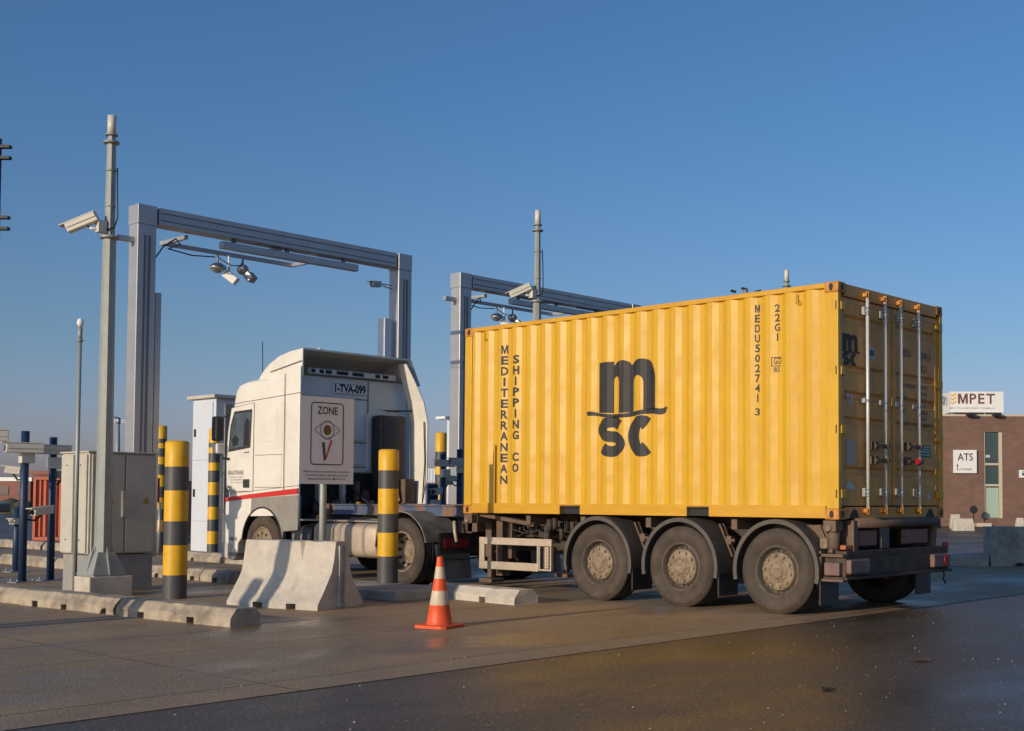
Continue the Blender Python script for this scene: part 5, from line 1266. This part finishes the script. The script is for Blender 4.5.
o = MB().cyl((0, -.02, .80), (0, 0, .80), .19, n=24).build('disc', 'black', None, offset=(0, 0, 0)); o.parent = rsn  # black disc and post stand in for a sign's shadow on the wall
o = MB().cyl((0, .03, 0), (0, .03, 1.0), .03, n=10).build('post', 'black', None, offset=(0, 0, 0)); o.parent = rsn

# ------------------------------------------------------------------ left background
V2 = Vector((-.65, .76, 0)).normalized(); R2 = Vector((V2.y, -V2.x, 0)); ang2 = math.atan2(R2.y, R2.x)
oc = thing('far_container', 'orange container standing in the yard behind the blue posts', 'shipping container', Vector((-29.69, 4.33, 0))+V2*.0); oc.rotation_euler = (0, 0, ang2)
b = MB(); n_ = 104; vs = []; LL = 3.95
for k in range(n_+1): x_ = LL*k/n_; vs += [(x_, .06*(k // 2 % 2), .12), (x_, .06*(k // 2 % 2), 1.74)]
b.add(vs, [(2*i, 2*i+2, 2*i+3, 2*i+1) for i in range(n_)]); o = b.build('side_panel', 'orange_box', None, offset=(0, 0, 0)); o.parent = oc
b = MB(); b.box(.0, LL, .07, 2.0, .10, 1.76); b.box(0, LL, -.02, .03, 1.76, 1.82); b.box(0, LL, -.02, .03, .0, .09); b.box(-.02, .05, -.025, .03, 0, 1.82); b.box(LL-.05, LL+.02, -.025, .03, 0, 1.82); o = b.build('frame', 'orange_box', None, offset=(0, 0, 0)); o.parent = oc
def far_box(name, label, cat, p, L_, D_, H_, m, wins=0, roofm=None):
    t = thing(name, label, cat, p); t.rotation_euler = (0, 0, ang2)
    b = MB(); b.box(0, L_, 0, D_, 0, H_); o = b.build('wall', m, None, offset=(0, 0, 0)); o.parent = t
    b = MB(); b.box(-.2, L_+.2, -.2, D_+.2, H_+.003, H_+.35); o = b.build('roof', roofm or m, None, offset=(0, 0, 0)); o.parent = t
    for i in range(wins):
        b = MB(); u = (i+.3)*L_/wins; b.box(u, u+L_/wins*.45, -.06, -.005, H_*.52, H_*.82); o = b.build('window', 'window_glass', None, offset=(0, 0, 0)); o.parent = t
    return t
def far_at(xpx, D):     # a point on the ground D metres away along the view, xpx = image column used for planning the yard layout
    q = r2*((xpx-512-121.2)/1236.6)+fw; h = Vector((q.x, q.y, 0)); return Vector((7.03, -11.52, 0))+h*(D/(h.dot(V2)))
far_box('brick_building', 'low red brick building far behind at the left edge', 'building', Vector((-111, 33, 0)), 6.2, 8, 2.6, 'brick_red', 4, 'white')
far_box('brick_building', 'darker brick shed with a white rooftop box at the far left', 'building', Vector((-107.0, 37.5, 0)), 2.2, 6, 3.2, 'brick_red', 1)
far_box('blue_roof_shed', 'long shed with a blue roof behind the orange container', 'building', Vector((-110.5, 39.2, 0)), 14, 8, 2.4, 'brick_red', 5, 'roof_blue')
hb = MB(); random.seed(11)
for k in range(60):
    u = random.uniform(-22, 14); p = Vector((-84, 25.5, 0))+R2*u; s_ = random.uniform(.5, 1.0)
    hb.lathe([(.01, s_*1.3), (s_*.8, s_*1.0), (s_*1.3, s_*.4), (s_*1.4, 0)], (p.x, p.y, 0), 'z', 9)
ho = hb.build('scrub', 'hedge'); ho['kind'] = 'stuff'
for i, (dx, lb) in enumerate(((-1.6, 'dark parked car at the far left edge'),)):
    t = thing('parked_car', lb, 'car', Vector((-67.6, 16.6, 0))); t.rotation_euler = (0, 0, ang2)
    o = MB().prism([(-1.9, .35), (2.0, .35), (2.0, .85), (1.3, .95), (.7, 1.4), (-1.0, 1.42), (-1.7, .95), (-1.95, .85)], 'y', 0, 1.7).build('body', 'car_dark', None, .06, offset=(0, 0, 0)); o.parent = t
    for x_ in (-1.2, 1.25):
        o = MB().cyl((x_, -.03, .32), (x_, .2, .32), .32, n=16).build('wheel', 'black', None, offset=(0, 0, 0)); o.parent = t
    o = MB().prism([(-1.2, .95), (1.1, .95), (.65, 1.32), (-.9, 1.32)], 'y', -.01, .01).build('window', 'glass', None, offset=(0, 0, 0)); o.parent = t
for i, (p, lb, m_, Lx, Hx) in enumerate(((Vector((-55.4, 40.2, 0)), 'dark purple container in the far gap behind the lorry cab', 'purple_box', 6.0, 2.25), (Vector((-64.0, 46.8, 0)), 'white container stacked high in the far gap behind the lorry cab', 'kiosk', 4.0, 3.4))):
    t = thing('far_container', lb, 'shipping container', p); t.rotation_euler = (0, 0, ang2)
    b = MB(); b.box(0, Lx, .03, 2.4, 0, Hx); o = b.build('body', m_, None, offset=(0, 0, 0)); o.parent = t
    b = MB()
    for k in range(int(Lx/.25)): b.box(.06+k*.25, .18+k*.25, .0, .028, .15, Hx-.12)
    o = b.build('side_rib', m_, None, offset=(0, 0, 0)); o.parent = t
wp = thing('white_post', 'slim white lamp post in the gap beside the container front', 'lamp post', (-38.98, 28.02, 0)); MB().cyl((-38.98, 28.02, 0), (-38.98, 28.02, 5.1), .09, n=10).build('post', 'white', wp); MB().box(-39.6, -38.9, 27.7, 28.1, 5.1, 5.22).build('lamp_head', 'white', wp)
# high mast lights
def high_mast(loc, H, label, sc_=1.0, name='high_mast_light'):
    t = thing(name, label, 'light mast', loc, 'high mast yard lights'); x, y, _ = loc
    MB().cyl((x, y, 0), (x, y, H), .28*sc_, .11*sc_, n=10).build('mast', 'steel_mast', t)
    b = MB(); b.obox((x, y, H-.1), R2, (1.5*sc_, .06, .05)); b.obox((x, y, H-.35), R2, (1.3*sc_, .05, .04)); b.cyl((x, y, H-.5), (x, y, H+.2), .16*sc_, n=10); b.build('crown_frame', 'steel', t)
    for u in (-.75, -.1, .75):
        p = Vector((x, y, H+(.22 if u == -.1 else .10)))+R2*u*sc_
        b = MB(); b.obox(p, R2+Vector((0, 0, .25*(1 if u > 0 else -1))), (.34*sc_, .35*sc_, .10*sc_)); b.build('lamp_head', 'black', t)
    return t
high_mast((-28.07, 37.45, 0), 11.30, 'high light mast whose lamp heads peep over the container roof', .8)
high_mast((-138.4, 61.05, 0), 10.6, 'tiny far light mast between the steel mast and the gantry leg', 1.6)
t = thing('lamp_column', 'dark lamp column with side lamps cut by the left picture edge', 'light mast', (-56.1, 13.25, 0))
MB().cyl((-55.82, 13.49, 0), (-55.82, 13.49, 18.8), .2, .14, n=10).build('mast', 'purple_box', t)
for z in (18.4, 17.85, 14.9, 14.35):
    p = Vector((-55.82, 13.49, z)); b = MB(); b.obox(p+R2*.32, R2, (.55, .3, .14)); b.build('lamp_head', 'black', t)

# ------------------------------------------------------------------ grit and small litter on the ground
random.seed(21)
gb = MB()
for k in range(620):
    if k < 520: x_, y_ = random.uniform(.1, 5.5), random.uniform(-8.5, 4.5)
    else: x_, y_ = random.uniform(-4.5, 0), random.uniform(-8, 0)
    s_ = random.choice((.003, .003, .004, .005, .007))*random.uniform(.7, 1.3); a = random.random()*6
    pts = []
    for (dx, dy, dz) in ((1, 0, .2), (.3, .9, .15), (-.8, .5, .2), (-.7, -.6, .1), (.5, -.8, .2), (.1, .1, 1.1)):
        pts.append((x_+s_*(dx*math.cos(a)-dy*math.sin(a)), y_+s_*(dx*math.sin(a)+dy*math.cos(a)), .004+s_*dz))
    gb.add(pts, [(0, 1, 5), (1, 2, 5), (2, 3, 5), (3, 4, 5), (4, 0, 5), (4, 3, 2, 1, 0)])
gr = gb.build('grit', 'stone'); gr['kind'] = 'stuff'
b = MB(); b.add([(2.25, -2.60, .008), (2.33, -2.63, .02), (2.40, -2.56, .010), (2.36, -2.49, .022), (2.27, -2.52, .006)], [(0, 1, 2, 3, 4)])
tag(ground_origin(b.build('dry_leaf', 'leaf')), 'curled brown leaf lying on the dark asphalt at the right', 'leaf')
b = MB(); b.add([(2.55+.05*math.cos(a)*(1+.3*math.sin(3*a)), -4.33+.045*math.sin(a), .006+.012*abs(math.sin(2*a))) for a in [2*PI*k/12 for k in range(12)]], [tuple(range(12))])
tag(ground_origin(b.build('rubber_scrap', 'black')), 'small black rubber scrap on the asphalt in the foreground', 'litter')
